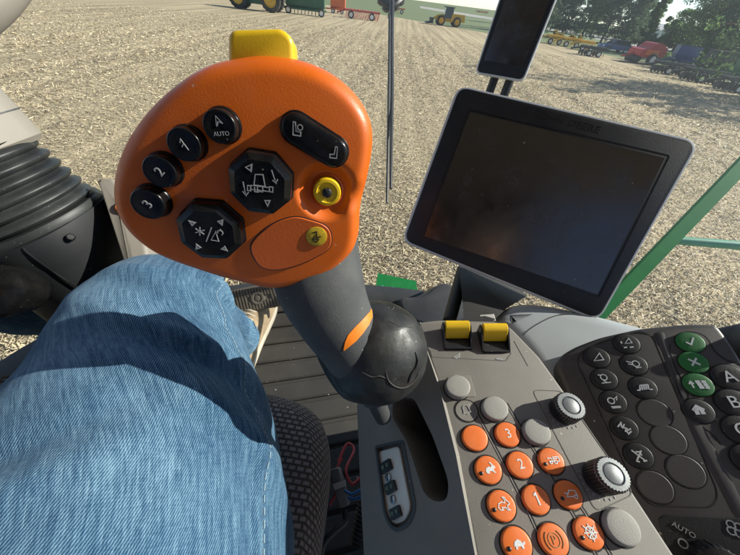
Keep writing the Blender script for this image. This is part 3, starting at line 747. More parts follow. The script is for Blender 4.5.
for (x, y) in ((388.8, 477.5), (393.5, 499.5)):
    c = SFl.px(x, y, -0.003); T = mS @ Matrix.Translation((c[0], c[1], -0.003)); rr = size_px(SFl, x, y, 3.4)
    mb = MB(); mb.lathe([(rr, -0.001), (rr, 0.0012), (rr * .7, 0.0018), (rr * .1, 0.002)], 20, T); sc_ = mb.build('screw', 'steel', fz, 40)
    mb = MB(); mb.box((0, 0, 0.0020), (0.0008, rr * 1.5, 0.0008), T); mb.build('screw_slot', 'black', sc_, 0)

# grooves and panel lines
mb = MB(); hl = MB()
for P in ([(477, 412), (500, 455), (527, 507), (554, 565), (590, 650)], [(507, 403), (533, 447), (566, 500), (597, 555), (640, 640)], [(572, 492), (585, 511), (610, 552), (630, 590)]):
    mb.ribbon(CF.pts(P), 0.0014, -0.001, 0.0002)
    me_ = [(x - .0010, y) for x, y in CF.pts(P)]; hl.ribbon(me_, 0.0006, -0.001, 0.0004)  # pale ribbon: a painted highlight along the groove edge
mb.build('groove', 'black', con, 0); hl.build('groove_highlight', 'grey_key', con, 0)
mb = MB()
mb.ribbon(round_poly(CF.pts([(532, 390), (562, 391), (634, 494), (596, 512)]), 0.005, 4), 0.0006, -0.001, 0.00022, None, True)
mb.ribbon(CF.pts([(514, 341), (528, 366)]), 0.0006, -0.001, 0.0002)
mb.ribbon(round_poly(CF.pts([(430, 349), (432, 357), (506, 361), (512, 352)]), 0.001, 3)[3:-3], 0.0006, -0.001, 0.0002)
mb.build('panel_line', mat('line_grey', (0.10, 0.095, 0.09), .6), con, 0)

def fill_icon(mb, P, c, size, w, rot):
    cr, sr = math.cos(rot), math.sin(rot)
    mb.prism([(c[0] + size * (x * cr - y * sr), c[1] + size * (x * sr + y * cr)) for x, y in P], [(0, w - .0001), (0, w + .0002)])
def cbutton(name, x, y, r, m_, label, hgt=0.0024, legend=None, lm='legend', led=False, rot=0.0, raised=True):
    c = CF.px(x, y, hgt); k = V(CF.px(x + r, y, hgt)) - V(CF.px(x - r, y, hgt)); R = k.length / 2
    R = R * 0.93
    mb = MB(); P = ellipse(c, R, R * .90, 44, 0)
    if raised: mb.prism(P, [(0, -0.004)] + rp(-0.002, hgt, min(0.0014, hgt * .6), 4) + [(R * .5, hgt + 0.00025), (R * .8, hgt + 0.0003)])
    else: mb.prism(P, [(0, -0.004), (0, hgt - 0.0004), (0.0004, hgt)])
    b = mb.build(name, m_, con, 40); b['label'] = label
    sk = MB(); sk.ribbon(ellipse(c, R + 0.0006, R * .90 + 0.0006, 44), 0.0009, -0.001, 0.00028, None, True); sk.build('button_gap', 'black', b, 0)
    if legend or led:
        lg = MB(); w = hgt + 0.0003
        if isinstance(legend, str): put_text(lg, legend, R * .95, (c[0] + R * .05, c[1]), w, rot)
        elif legend: 
            for item in legend:
                if item[4] is None: fill_icon(lg, item[0], (c[0] + R * item[1], c[1] + R * item[2]), R * item[3], w, rot)
                else: strokes(lg, item[0], (c[0] + R * item[1], c[1] + R * item[2]), R * item[3], w, rot, item[4])
        if lg.v: lg.build('legend', lm, b, 0)
        if led:
            T = Matrix.Translation((c[0] - R * .62, c[1] - R * .12, w)); l2 = MB(); l2.lathe([(R * .13, -0.0003), (R * .13, 0.0002), (R * .1, 0.0004), (R * .02, 0.0005)], 14, T); l2.build('indicator_light', 'black', b, 40)
    return b
bell = [([circ(0, .15, .28, 12, -20, 200) + [(-.35, -.25), (.35, -.25), (.26, .05)], [(-.08, -.38), (.08, -.38)]], 0, 0.05, .95, 0.0005)]
hare = [(-.55, -.25), (-.45, .05), (-.15, .2), (.1, .12), (.2, .3), (.02, .55), (.2, .56), (.35, .3), (.5, .2), (.55, .05), (.35, -.05), (.3, -.2), (.5, -.4), (.3, -.4), (.1, -.22), (-.2, -.22), (-.15, -.4), (-.4, -.4)]
rabbit = [(hare, .15, .02, .72, None)]
one = [([[(-.25, .38), (.05, .6), (.05, -.6)]], .05, 0, .6, .0011)]
tort = [(-.5, -.15), (-.35, .15), (-.05, .3), (.2, .2), (.35, .0), (.5, .12), (.62, .02), (.5, -.12), (.35, -.18), (.38, -.38), (.22, -.38), (.15, -.2), (-.2, -.2), (-.22, -.38), (-.4, -.36), (-.38, -.18)]
turtle_o = [([hare + [hare[0]]], .14, .02, .75, .0006)]
turtle_f = [(tort, .12, .0, .72, None)]
brake = [([circ(0, 0, .38, 20), circ(0, 0, .58, 12, 130, 230), circ(0, 0, .58, 12, -50, 50), [(-.1, -.22), (-.1, .22), (.06, .22), (.12, .1), (.06, 0), (-.1, 0)]], 0, 0, 1.0, 0.0005)]
mach1 = [([[(-.35, -.1), (.05, -.1), (.05, .22), (.5, .22), (.5, -.1), (.3, -.1)], [(.05, .1), (.4, .1)], [(-.45, .15), (-.1, .15), (-.1, -.1)], circ(.15, -.15, .12, 10), circ(-.25, -.15, .1, 10)], .1, 0, .95, 0.0006)]
mach2 = [([[(-.3, -.1), (.0, .25), (.45, .2), (.5, -.15)], circ(.35, -.18, .12, 10), [(-.4, -.15), (.2, -.15)], [(-.45, .1), (-.15, .0)]], .1, 0, .95, 0.0006)]
mach3 = [([circ(0, 0, .34, 14), [(-.5, 0), (.5, 0)], [(0, -.5), (0, .5)], [(-.4, .4), (.3, -.3)], [(.4, .35), (-.25, -.3)], circ(.15, .1, .15, 10)], .08, 0, .95, 0.0006)]
OB = 'orange_key'
cbutton('orange_button', 475, 437.5, 14, OB, 'plain orange button without a mark')
cbutton('orange_button', 488.5, 469.5, 14.6, OB, 'orange button with a white running hare', legend=rabbit, led=True, rot=-.1)
cbutton('orange_button', 501.8, 505.5, 15.4, OB, 'orange button with a hare in outline', legend=turtle_o, led=True, rot=-.2)
cbutton('orange_button', 517, 544, 16.4, OB, 'orange button with a white tortoise', legend=turtle_f, led=True, rot=-.1)
cbutton('orange_button', 507.8, 434, 13.6, OB, 'orange button marked 3', legend='3', rot=-.05)
cbutton('orange_button', 520.3, 464.5, 14.2, OB, 'orange button marked 2', legend='2', rot=-.05)
cbutton('orange_button', 536.5, 499.3, 14.8, OB, 'orange button marked 1', legend=one, rot=-.05)
cbutton('orange_button', 554, 540, 16, OB, 'orange button with a parking brake mark', legend=brake, lm='legend_orange', rot=-.1)
cbutton('orange_button', 551.8, 460.5, 13.8, OB, 'orange button with a machine mark, below a grey button', legend=mach1, led=True, rot=-.15)
cbutton('orange_button', 569, 494.5, 14.6, OB, 'orange button with a second machine mark', legend=mach2, led=True, rot=-.15)
cbutton('orange_button', 589.5, 533, 15.8, OB, 'orange button with a rotor mark', legend=mach3, led=True, rot=-.15)
c4 = CF.pts([(447, 377), (470, 375.5), (476, 397), (448, 397)]); 
mb = MB(); mb.prism(round_poly(c4, 0.002, 3), [(0, -0.001), (0, 0.0003), (0.0003, 0.0006)]); mb.build('button_plate', 'grey', con, 30)
cbutton('grey_button', 458, 385.5, 13.5, 'grey_key', 'raised round grey button on a square plate', 0.0072)
cbutton('grey_button', 466.5, 410.5, 12, 'grey', 'flush grey button with a bell mark', 0.0006, legend=bell, lm='legend_dim', raised=False)
cbutton('grey_button', 495.5, 407.5, 14, 'grey_key', 'raised grey button above the orange 3 button', 0.0055)
cbutton('grey_button', 537.5, 431, 14.5, 'grey_key', 'raised grey button at the top of the third column', 0.0055)
cbutton('grey_button', 623.5, 527, 18, 'grey_key', 'large grey button at the right edge', 0.0055)

# rocker switches with yellow paddles
def rocker(x0, x1, yb, yt, lab):
    a = V(CF.px(x0, yb)); b = V(CF.px(x1, yb)); c = V(CF.px((x0 + x1) / 2 + 3, yt + 4))
    wd = (b - a).length; mid = (a + b) / 2; ux = (b - a).normalized(); uy = V((-ux.y, ux.x)); dp = 0.024
    T = Matrix.Translation((mid.x, mid.y, 0)) @ Matrix.Rotation(math.atan2(ux.y, ux.x), 4, 'Z')
    mb = MB()
    side = [(0, 0), (dp, 0), (dp, 0.013), (dp * .75, 0.0145), (0.001, 0.003)]
    X = Matrix(((0, 0, 1, 0), (1, 0, 0, 0), (0, 1, 0, 0), (0, 0, 0, 1)))       # (a, b, c) -> x=c, y=a, z=b
    for s0 in (-wd / 2, wd / 2 - 0.0014):
        mb.prism(side, [(0, s0), (0, s0 + 0.0014)], T @ X)
    mb.box((0, dp * .5, 0.0012), (wd - 0.003, dp, 0.0024), T); mb.box((0, 0.0006, 0.0015), (wd - 0.003, 0.0012, 0.0036), T)
    r_ = mb.build('rocker_switch', 'black', con, 30); r_['label'] = lab
    mb = MB(); py = [(dp * .42, 0.003), (dp * .98, 0.004), (dp * 1.0, 0.0165), (dp * .86, 0.0185), (dp * .66, 0.0165), (dp * .50, 0.0085)]
    w0 = -wd / 2 + 0.0018; w1 = wd / 2 - 0.0018
    mb.prism(round_poly(py, 0.0022, 4), [(0.0006, w0), (0, w0 + 0.0006), (0, w1 - 0.0006), (0.0006, w1)], T @ X)
    mb.build('paddle', 'yellow', r_, 40)
rocker(444, 472, 350, 322, 'left of the two yellow rocker switches')
rocker(482, 510, 353, 324, 'right of the two yellow rocker switches')
lg = MB()
u_, v_ = CF.px(457, 356); strokes(lg, [[(-.6, 0), (.2, .1), (.6, .3), (.3, -.2), (-.3, -.3), (-.6, 0)]], (u_, v_), 0.006, 0.0002, 0.1, 0.0012)
lg.build('legend', 'legend_dim', shell, 0); lg = MB()
u_, v_ = CF.px(499, 359); strokes(lg, [[(-.6, .1), (0, .1), (.2, -.2), (.6, -.2)], [(-.3, -.2), (.2, .2)]], (u_, v_), 0.005, 0.0002, 0, 0.0010)
lg.build('legend', 'legend_dim', shell, 0)

def knurled_knob(x, y, R, h, lab):
    c = CF.px(x, y); n = 64 * 2; T = Matrix.Translation((c[0], c[1], 0))
    def ring(r, z, amp):
        return [((r + (amp if (k // 2) % 2 else 0)) * math.cos(2 * PI * k / n), (r + (amp if (k // 2) % 2 else 0)) * math.sin(2 * PI * k / n), z) for k in range(n)]
    mb = MB(); mb.rings([ring(R * 1.0, -0.002, 0), ring(R * 1.0, 0.001, 0), ring(R * 1.0, 0.002, R * .055), ring(R * .97, h - 0.0012, R * .055), ring(R * .93, h, R * .03), ring(R * .80, h, 0), ring(R * .78, h - 0.001, 0)], True, True, True, T)
    k_ = mb.build('rotary_knob', 'black', con, 25); k_['label'] = lab
    mb = MB(); mb.rings([ring(R * .995, h - 0.0022, R * .058), ring(R * .90, h + 0.0005, R * .045), ring(R * .66, h + 0.0006, 0), ring(R * .60, h - 0.0002, 0), ring(R * .54, h + 0.0004, 0), ring(R * .3, h + 0.0010, 0), ring(R * .05, h + 0.0012, 0)], True, False, True, T)
    mb.build('knob_cap', 'chrome', k_, 25)
    lg = MB()
    for i in range(9):
        a = math.radians(150 + 17 * i); lg.box((c[0] + R * 1.22 * math.cos(a), c[1] + R * 1.22 * math.sin(a), 0.0001), (0.0014, 0.0004 + 0.0001 * i, 0.0005), None, a)
    lg.build('scale_mark', 'legend_dim', k_, 0)
knurled_knob(563, 411, 0.0108, 0.014, 'knurled knob with a silver cap, nearer the display')
knurled_knob(598, 478, 0.0105, 0.019, 'knurled knob with a silver cap, beside the orange buttons')

# ================================================================== KEYPAD
kn = V((-0.45, -0.30, 1)).normalized(); KO = at(650, 420, 0.245)
k0 = on_plane(655, 487, KO, kn); k1 = on_plane(597, 357, KO, kn)
KF = Frame(KO, kn, k1 - k0)
kp = thing('keypad', 'dark brown keypad with black and green round keys and a fan dial', 'keypad', KF)
OUT = [(557, 368), (560, 356), (574, 347), (600, 337), (640, 328), (690, 323), (717, 324), (724, 332), (738, 352), (765, 405), (800, 490), (812, 600), (750, 650), (690, 640), (640, 560), (600, 470)]
mb = MB(); mb.prism(ccw(round_poly(KF.pts(OUT), 0.008, 4)), [(0.004, -0.035), (0, -0.03)] + rp(-0.008, 0, 0.004, 4))
plate = mb.build('panel', 'brown_panel', kp, 40)
mb = MB()
mb.ribbon(round_poly(KF.pts([(575, 358), (590, 346), (640, 331), (652, 336), (718, 494), (712, 508), (650, 506), (636, 490)]), 0.012, 6), 0.0010, -0.001, 0.0003, None, True)
mb.ribbon(round_poly(KF.pts([(676, 334), (668, 350), (689, 397), (684, 404), (690, 420), (716, 436), (760, 520)]), 0.006, 5)[6:-6], 0.0010, -0.001, 0.0003)
mb.ribbon(round_poly(KF.pts([(680, 331), (704, 333), (716, 353), (730, 362), (762, 366)]), 0.008, 5)[3:-3], 0.0010, -0.001, 0.0003)
mb.build('groove', mat('groove_brown', (0.018, 0.016, 0.015), .5), kp, 0)
mb = MB()
P = KF.pts([(654, 332), (664, 331), (683, 398), (706, 430), (752, 520), (735, 520), (690, 432)])
mb.prism(ccw(round_poly(P, 0.008, 4)), [(0, -0.001), (0.0004, 0.0004), (0.0022, 0.0008)]); mb.build('raised_strip', mat('strip_brown', (0.055, 0.05, 0.05), .42, dust=.08), kp, 40)

def key(x, y, r, m_, label, legend=None, text=None, flat=False, lw=0.0007, rot=0.0, hgt=0.0016):
    c = KF.px(x, y, hgt); R = size_px(KF, x, y, r, hgt)
    mb = MB(); P = ellipse(c, R, R * .94, 40)
    if flat: mb.prism(P, [(0, -0.002), (0, 0.0003), (0.0005, 0.0007), (0.0010, 0.0007)])
    else: mb.prism(P, [(0, -0.002)] + rp(0, hgt, 0.0008, 3) + [(R * .4, hgt + 0.0002), (R * .8, hgt + 0.0003)])
    b = mb.build('key', m_, kp, 40); b['label'] = label
    sk = MB(); sk.ribbon(ellipse(c, R + 0.0004, R * .94 + 0.0004, 40), 0.0007, -0.001, 0.0004, None, True); sk.build('key_gap', 'black', b, 0)
    if legend or text:
        lg = MB()
        if text: put_text(lg, text, R * 1.15, c, hgt + 0.0003, rot, 0.0003)
        for polys, dx, dy, s_, w_ in (legend or []): strokes(lg, polys, (c[0] + R * dx, c[1] + R * dy), R * s_, hgt + 0.0002, rot, w_)
        lg.build('legend', 'legend', b, 0)
tri = [[(-.45, -.3), (.42, -.3), (.3, .4), (-.45, -.3)]]
key(597, 357.5, 11.6, 'key_black', 'black key with an outlined triangle', [(tri, .05, 0, .9, 0.0009)])
key(604.3, 379, 12, 'key_black', 'black key with a lamp over a line', [([circ(0, .15, .26, 12), [(-.35, -.35), (.4, -.35)], [(-.15, -.12), (.1, -.35)], [(-.4, .4), (-.2, .4)]], 0, 0, .95, 0.0008)])
key(613.3, 401.8, 12.4, 'key_black', 'black key with a tilted lamp over hatching', [([circ(-.15, .1, .26, 12), [(.1, .2), (.45, .45), (.3, .1)], [(-.35, -.42), (.4, -.42)], [(-.3, -.52), (.4, -.52)]], 0, 0, .95, 0.0008)])
key(624.5, 427.8, 12.8, 'key_black', 'black key with two small fans', [([[(-.5, .1), (-.2, .35), (-.15, 0), (.1, .3)], [(-.1, .5), (-.2, .1), (.2, -.1)], [(0, -.1), (.1, -.5), (.4, -.3)], [(-.1, -.3), (.45, -.1)]], 0, 0, .95, 0.0010)])
key(638.8, 455.6, 13.6, 'key_black', 'black key with a crossed linkage mark', [([[(-.4, .45), (.3, -.4)], [(.35, .4), (-.3, -.35)], [(-.15, .3), (.2, .3), (.2, 0)], [(-.4, -.4), (-.15, -.5)], [(.15, -.45), (.45, -.4)]], 0, 0, .9, 0.0010)])
key(627, 343.5, 11.4, 'key_black', 'black key with a triangle over a row of dots', [(tri, .12, .2, .65, 0.0008), ([[(-.4, -.35), (-.15, -.35)], [(.05, -.4), (.35, -.38)], [(-.4, .25), (-.4, .05)]], 0, 0, 1, 0.0012)])
key(634, 364.5, 12, 'key_black', 'black key with a tilted lamp and rays', [([circ(.15, .05, .27, 12), [(-.15, .2), (-.5, .35)], [(-.15, 0), (-.45, .1)], [(0, -.32), (.45, -.32)]], 0, 0, .95, 0.0008)])
key(643.3, 387.6, 12.6, 'key_black', 'black key with a slanted comb mark', [([[(-.35 + .17 * k, -.2), (-.22 + .17 * k, .22)] for k in range(5)] + [[(-.6, -.2), (-.35, -.2)], [(.4, -.22), (.65, -.22)], [(-.2, .22), (.5, .22)]], 0, 0, .9, 0.0010)])
key(655, 412.5, 15.4, 'brown_panel', 'flat blank brown key, top one of four', flat=True)
key(669, 439.6, 16.2, 'brown_panel', 'flat blank brown key, second of four', flat=True)
key(686.3, 471.3, 17.6, 'brown_panel', 'flat blank brown key, right of the lower pair', flat=True)
key(655.5, 487, 17.0, 'brown_panel', 'flat blank brown key, left of the lower pair', flat=True)
key(690.7, 342, 12, 'key_green', 'green key with a tick', [([[(-.4, .05), (-.12, -.28), (.42, .42)]], 0, 0, .85, 0.0013)])
key(694, 362, 12.5, 'key_green', 'green key with a cross', [([[(-.35, .35), (.35, -.35)], [(-.35, -.35), (.35, .35)]], 0, 0, .85, 0.0014)])
key(698.7, 384.5, 13.2, 'key_green', 'green key with an arrow beside blocks', [([[(-.5, -.25), (-.5, .3)], [(-.68, .1), (-.5, .32), (-.32, .1)]], 0, 0, .9, 0.0010), ([[(-.15, .25), (.2, .22)], [(-.12, 0), (.22, -.03)], [(-.1, -.25), (.25, -.28)], [(.3, .22), (.6, .15)], [(.32, -.05), (.62, -.1)], [(.34, -.3), (.62, -.35)]], 0, 0, .9, 0.0022)])
key(698.8, 410.8, 13.8, 'key_black', 'black key with a white house', [([[(-.42, .05), (0, .42), (.42, .05)]], 0, 0, .9, 0.0016), ([[(-.2, -.3), (-.2, .18)], [(0, .0), (0, .3)], [(.2, -.3), (.2, .18)]], 0, 0, .9, 0.0028)])
key(729.5, 377, 15, 'key_black', 'black key marked A', text='A')
key(734, 402.5, 15.6, 'key_black', 'black key marked B', text='B')
key(742, 430, 16.4, 'key_black', 'black key marked C', text='C')
key(752, 460, 17.5, 'key_black', 'black key marked D', text='D')

mb = MB(); mb.prism(ccw(round_poly(KF.pts([(657, 517), (668, 514.5), (790, 520), (830, 620), (750, 650), (690, 620)]), 0.008, 4)), [(0, -0.001), (0, 0.0004), (0.0006, 0.001)])
fpan = mb.build('fan_panel', 'key_black', kp, 40)
lg = MB(); c = KF.px(683.5, 530, 0.001); put_text(lg, 'AUTO', 0.0046, c, 0.0011, -0.62, 0.0002)
c = KF.px(683, 543.5, 0.001); strokes(lg, [circ(0, 0, 1, 16)], c, size_px(KF, 683, 543.5, 4.2), 0.001, 0, 0.0007)
c = KF.px(735, 529, 0.001)
strokes(lg, [[(0, 0)] + circ(.45 * math.cos(t), .45 * math.sin(t), .38, 12, math.degrees(t) - 200, math.degrees(t) + 130) for t in (.4, .4 + PI / 2, .4 + PI, .4 + 1.5 * PI)], c, size_px(KF, 735, 529, 10), 0.001, 0, 0.0007)
lg.build('legend', 'legend_dim', fpan, 0)
c = KF.px(714, 566); n = 96; T = Matrix.Translation((c[0], c[1], 0)); R = size_px(KF, 714, 566, 24)
def kr(r, z, amp): return [((r + (amp if (k // 2) % 2 else 0)) * math.cos(2 * PI * k / n), (r + (amp if (k // 2) % 2 else 0)) * math.sin(2 * PI * k / n), z) for k in range(n)]
mb = MB(); mb.rings([kr(R, 0, 0), kr(R, 0.002, R * .04), kr(R * .93, 0.011, R * .04), kr(R * .86, 0.013, 0), kr(R * .4, 0.014, 0)], True, True, True, T); fk = mb.build('fan_dial', 'black', kp, 25)

# ================================================================== LARGE DISPLAY
W = 0.211
def disp_frame(quad, w, ratio=.75):
    src = [(-.5, ratio / 2), (.5, ratio / 2), (.5, -ratio / 2), (-.5, -ratio / 2)]; A = []
    for (X, Y), (x, y) in zip(src, quad):
        u = (x - PCX) / FPX; v = -(y - PCY) / FPX
        A.append([X, Y, 1, 0, 0, 0, -u * X, -u * Y, -u]); A.append([0, 0, 0, X, Y, 1, -v * X, -v * Y, -v])
    H = np.linalg.svd(np.array(A, float))[2][-1].reshape(3, 3); h1, h2, t = H.T
    if t[2] < 0: h1, h2, t = -h1, -h2, -t
    s_ = np.linalg.norm(h1)
    tow = lambda a: RT * float(a[0]) + UP * float(a[1]) + FW * float(a[2])
    e1 = tow(h1 / s_); e2 = tow(h2 / np.linalg.norm(h2)); o = EYE + tow(t / s_) * w
    return Frame(o, e1.cross(e2), e2)
DF = disp_frame([(470, 112.5), (663, 159), (596.5, 294.5), (424.7, 236)], W)
dsp = thing('display_monitor', 'large dark touch display with a silver rim on a stand', 'display', DF)
ob = DF.pts([(458, 84), (702, 141), (599, 322.5), (401, 241.5)])
# slightly bowed outline
def bow(P, k=0.0035, n=10):
    out = []
    for i in range(4):
        a = V(P[i]); b = V(P[(i + 1) % 4]); d = (b - a); t_ = V((-d.y, d.x)).normalized()
        for j in range(n):
            s_ = j / n; q = a + d * s_ + t_ * k * 4 * s_ * (1 - s_); out.append((q.x, q.y))
    return out
def rounded_rect(P, r, n=8): return ccw(round_poly(P, r, n))
ob = [(p[0], p[1]) for p in ob]
oc = rounded_rect(ob, 0.016)
mb = MB(); mb.prism(oc, [(0.02, -0.046), (0.010, -0.042), (0.004, -0.024)] + [(0.0012, -0.008), (0, -0.006), (0, -0.002), (0.0008, -0.0004), (0.0022, 0.0)])
hs = mb.build('housing', 'rim', dsp, 40)
mb = MB(); mb.prism(inset(oc, 0.0032), [(0, -0.003), (0, 0.0006)] + [(0.0012 * (1 - math.cos(t)), 0.0006 + 0.0012 * math.sin(t)) for t in (.5, 1.0, 1.57)]); 
bz = mb.build('bezel', 'bezel', dsp, 30)
sw_, sh_ = W / 2, W * .375
fr_ = rounded_rect([(-sw_ - .003, -sh_ - .003), (sw_ + .003, -sh_ - .003), (sw_ + .003, sh_ + .003), (-sw_ - .003, sh_ + .003)], 0.002, 3)
mb = MB(); mb.ribbon(fr_, 0.0016, 0.0012, 0.0024, None, True); mb.build('screen_edge', 'black', bz, 0)
mb = MB(); mb.prism(rounded_rect([(-sw_, -sh_), (sw_, -sh_), (sw_, sh_), (-sw_, sh_)], 0.001, 3), [(0, 0.001), (0, 0.0021)]); mb.build('screen', 'screen', dsp, 0)
lg = MB(); put_text(lg, 'JOHN DEERE', 0.0105, (0.002, sh_ + 0.0125), 0.0019, -0.02, 0.0004, None, 1.15); lg.build('lettering', mat('lettering_dark', (0.02, 0.02, 0.022), .25), bz, 0)
# stand: bracket plate behind, post down to the side console
mb = MB()
tp = [DF.i @ p for p in (at(458, 262, .425), at(527, 296, .400), at(527, 294, .45), at(460, 260, .47))]
md_ = [DF.i @ p for p in (at(462, 296, .375), at(507, 308, .365), at(507, 304, .42), at(464, 292, .42))]
bt = [DF.i @ p for p in (at(464, 325, .325), at(492, 322, .325), at(492, 318, .38), at(466, 320, .38))]
mb.rings([tp, md_, bt]); mb.build('stand_bracket', mat('bracket_dark', (0.022, 0.021, 0.021), .55, grain=.2, dust=.12, dust_scale=250), dsp, 40)
mb = MB(); mb.tube([DF.i @ at(463, 270, .46), DF.i @ at(455, 300, .40), DF.i @ at(449, 322, .36)], [.010, .009, .008], 14); mb.build('stand_brace', 'housing', dsp, 60)
pf = Frame(at(486, 318, .335), V((-.1, -.3, .9)), V((0, 1, 0)))
mb = MB(); mb.prism(pf.pts([(478, 321), (480, 315), (494, 314), (496, 321)]), [(0, -.006), (0, 0), (.0006, .0006)], DF.i @ pf.m); mb.build('bracket_plate', 'white_plastic', dsp, 20)
mb = MB(); mb.lathe([(0.032, 0), (0.032, 0.012), (0.026, 0.016)], 24, Matrix.Translation((-.02, -.02, -.062))); mb.build('mount_disc', 'black', dsp, 40)

# ================================================================== SMALL CORNER DISPLAY
SFr = Frame(at(520, 20, 0.52), V((-0.42, -0.85, 0.30)), V((0.15, 0.1, 1)))
a = [SFr.px(*p) for p in ((475, 72), (523, 83), (559, -2), (498, -2))]
sd = thing('corner_display', 'small upright display with a silver rim on the cab post', 'display', SFr)
cl = V(a[0]); cr_ = V(a[1]); dl = (V(a[3]) - V(a[0])); dr = (V(a[2]) - V(a[1]))
dirv = (dl.normalized() + dr.normalized()).normalized(); hh = 0.20; wv = V((dirv.y, -dirv.x)); wid = (cr_ - cl).length
c0 = (cl + cr_) / 2
sq = [c0 - wv * wid / 2, c0 + wv * wid / 2, c0 + wv * wid / 2 + dirv * hh, c0 - wv * wid / 2 + dirv * hh]
sq = [(p.x, p.y) for p in sq]; so = rounded_rect(sq, 0.012)
mb = MB(); mb.prism(so, [(0.008, -0.026), (0.002, -0.02), (0, -0.006), (0, -0.001), (0.001, 0)]); mb.build('housing', 'rim', sd, 40)
mb = MB(); mb.prism(inset(so, 0.0028), [(0, -0.002), (0, 0.0006), (0.0008, 0.0012)]); mb.build('bezel', 'bezel', sd, 30)
si = [c0 + wv * (-wid / 2 + .010) + dirv * .022, c0 + wv * (wid / 2 - .010) + dirv * .022, c0 + wv * (wid / 2 - .010) + dirv * (hh - .016), c0 + wv * (-wid / 2 + .010) + dirv * (hh - .016)]
mb = MB(); mb.prism([(p.x, p.y) for p in si], [(0, 0.0008), (0, 0.0018)]); mb.build('screen', 'screen', sd, 0)
mb = MB()
for du in (-.012, .018):
    pA = c0 + wv * du + dirv * .05; 
    mb.tube([V((pA.x, pA.y, -0.03)), V((pA.x, pA.y, -0.03)) - V((dirv.x, dirv.y, 0)) * .12, V((pA.x, pA.y, -0.10)) - V((dirv.x, dirv.y, 0)) * .30, SFr.i @ (EYE + V((.30 + du, .52, -.40)))], 0.0085, 14, None, False)
mb.build('mounting_rod', 'black', sd, 40)

# ================================================================== RIGHT-HAND SIDE CONSOLE (light grey housing under display and keypad)
zc = EYE.z - 0.262
sn = V((-0.22, -0.16, 1)).normalized(); so_ = on_plane(530, 330, V((0, 0, zc)), V((0, 0, 1)))
GF = Frame(so_, sn, V((0, 1, 0)))
sc = thing('side_console', 'smooth light grey housing beneath the large display', 'console housing', GF)
OUTs = [(488, 318), (500, 305), (520, 297), (545, 298), (600, 309), (655, 323), (740, 345), (900, 420), (1050, 620), (900, 700), (700, 640), (600, 500), (520, 350)]
mb = MB(); mb.prism(ccw(round_poly(GF.pts(OUTs), [.01, .02, .02, .02] + [.05] * 9, 5)), [(0.0, -0.50), (0, -0.06)] + rp(-0.06, 0, 0.024, 6)); mb.build('housing', 'light_grey', sc, 50)
mb = MB(); mb.ribbon(round_poly(GF.pts([(516, 342), (530, 328), (556, 314), (590, 312)]), 0.02, 5)[6:-6], 0.0012, -0.001, 0.0003); mb.build('seam', 'dark_grey', sc, 0)

# black ribbed boot of a second lever beyond the keypad
LB = Frame(at(748, 348, 0.30), V((-0.3, -0.3, 1)), V((0, 1, 0)))
lb = thing('ribbed_boot', 'black ribbed rubber boot beyond the keypad corner', 'lever boot', LB)
mb = MB(); prof = [(0.030, -0.12)]
for k in range(8): prof += [(0.030 - k * .001, -.03 + k * .006), (0.026 - k * .001, -.027 + k * .006)]
prof += [(0.016, 0.022), (0.002, 0.024)]
mb.lathe(prof, 32); mb.build('bellows', 'black_rubber', lb, 30)
mb = MB(); mb.lathe([(0.008, .02), (0.008, .05), (0.012, .06), (0.013, .075), (0.006, .083)], 20); mb.build('lever_tip', 'black', lb, 40)

# ================================================================== CAB
FLZ = EYE.z - 0.80
cab = thing('cab', 'enclosing cab body with ribbed floor, dark sill, curved windscreen and roof', 'cab', None, V((0, 0, FLZ)))
ci = cab.matrix_world.inverted()
fl = [(-.95, -.75), (-.97, -.2), (-.95, .22), (-.86, .44), (-.66, .60), (-.36, .715), (-.05, .755), (.22, .76), (.46, .72), (.72, .56), (.92, .30), (1.0, 0), (1.0, -.75)]
flc = fl
mb = MB(); mb.prism(ccw(fl), [(0, -0.10), (0, 0.0)]); mb.build('floor', 'dark_grey', cab, 0)
# ribbed mat: slats run nearly across the cab
mb = MB(); rot = Matrix.Rotation(math.radians(17), 4, 'Z')
for k in range(14):
    y = 0.74 - 0.062 * k
    pr = [(y - .026, .004), (y + .026, .004), (y + .026, .010), (y + .022, .0135), (y - .022, .0135), (y - .026, .010)]
    x0, x1 = -0.42, 0.36
    if k < 2: x0, x1 = -.30, .02
    mb.rings([[(x0, a_, b_) for a_, b_ in pr], [(x1, a_, b_) for a_, b_ in pr]], m=rot)
mb.add([(-.50, -.2, .004), (.44, -.2, .004), (.44, .62, .004), (-.50, .62, .004)], [(0, 1, 2, 3)], rot)
mb.build('floor_mat', 'mat_floor', cab, 30)
# sill round the edge of the floor, with the kick-up beside the display
def sill(i0, i1, h0, h1, th):
    P = spline([V((x, y, 0)) for x, y in fl[i0:i1 + 1]], [0] * (i1 + 1 - i0), 6)[0]; R_ = []
    for i, p in enumerate(P):
        d = (P[min(i + 1, len(P) - 1)] - P[max(i - 1, 0)]).normalized(); nrm = V((d.y, -d.x, 0))
        t = i / (len(P) - 1); h = h0 + (h1 - h0) * t
        R_.append([p + nrm * (th * 1.0) + V((0, 0, .001)), p + nrm * (th * .9) + V((0, 0, h * .5)), p + nrm * (th * .45) + V((0, 0, h * .95)), p + nrm * .012 + V((0, 0, h)), p + nrm * .002 + V((0, 0, h)), p + V((0, 0, -.05))])
    return R_
mb = MB(); mb.rings(sill(4, 8, .02, .03, .075)); mb.build('front_sill', 'dark_grey', cab, 50)
mb = MB(); mb.rings(sill(0, 4, .03, .03, .11)); mb.build('door_sill', 'dark_grey', cab, 50)
mb = MB()
KK = Frame(at(440, 302, .97), V((0.05, -.62, .8)), V((0, 0, 1)))
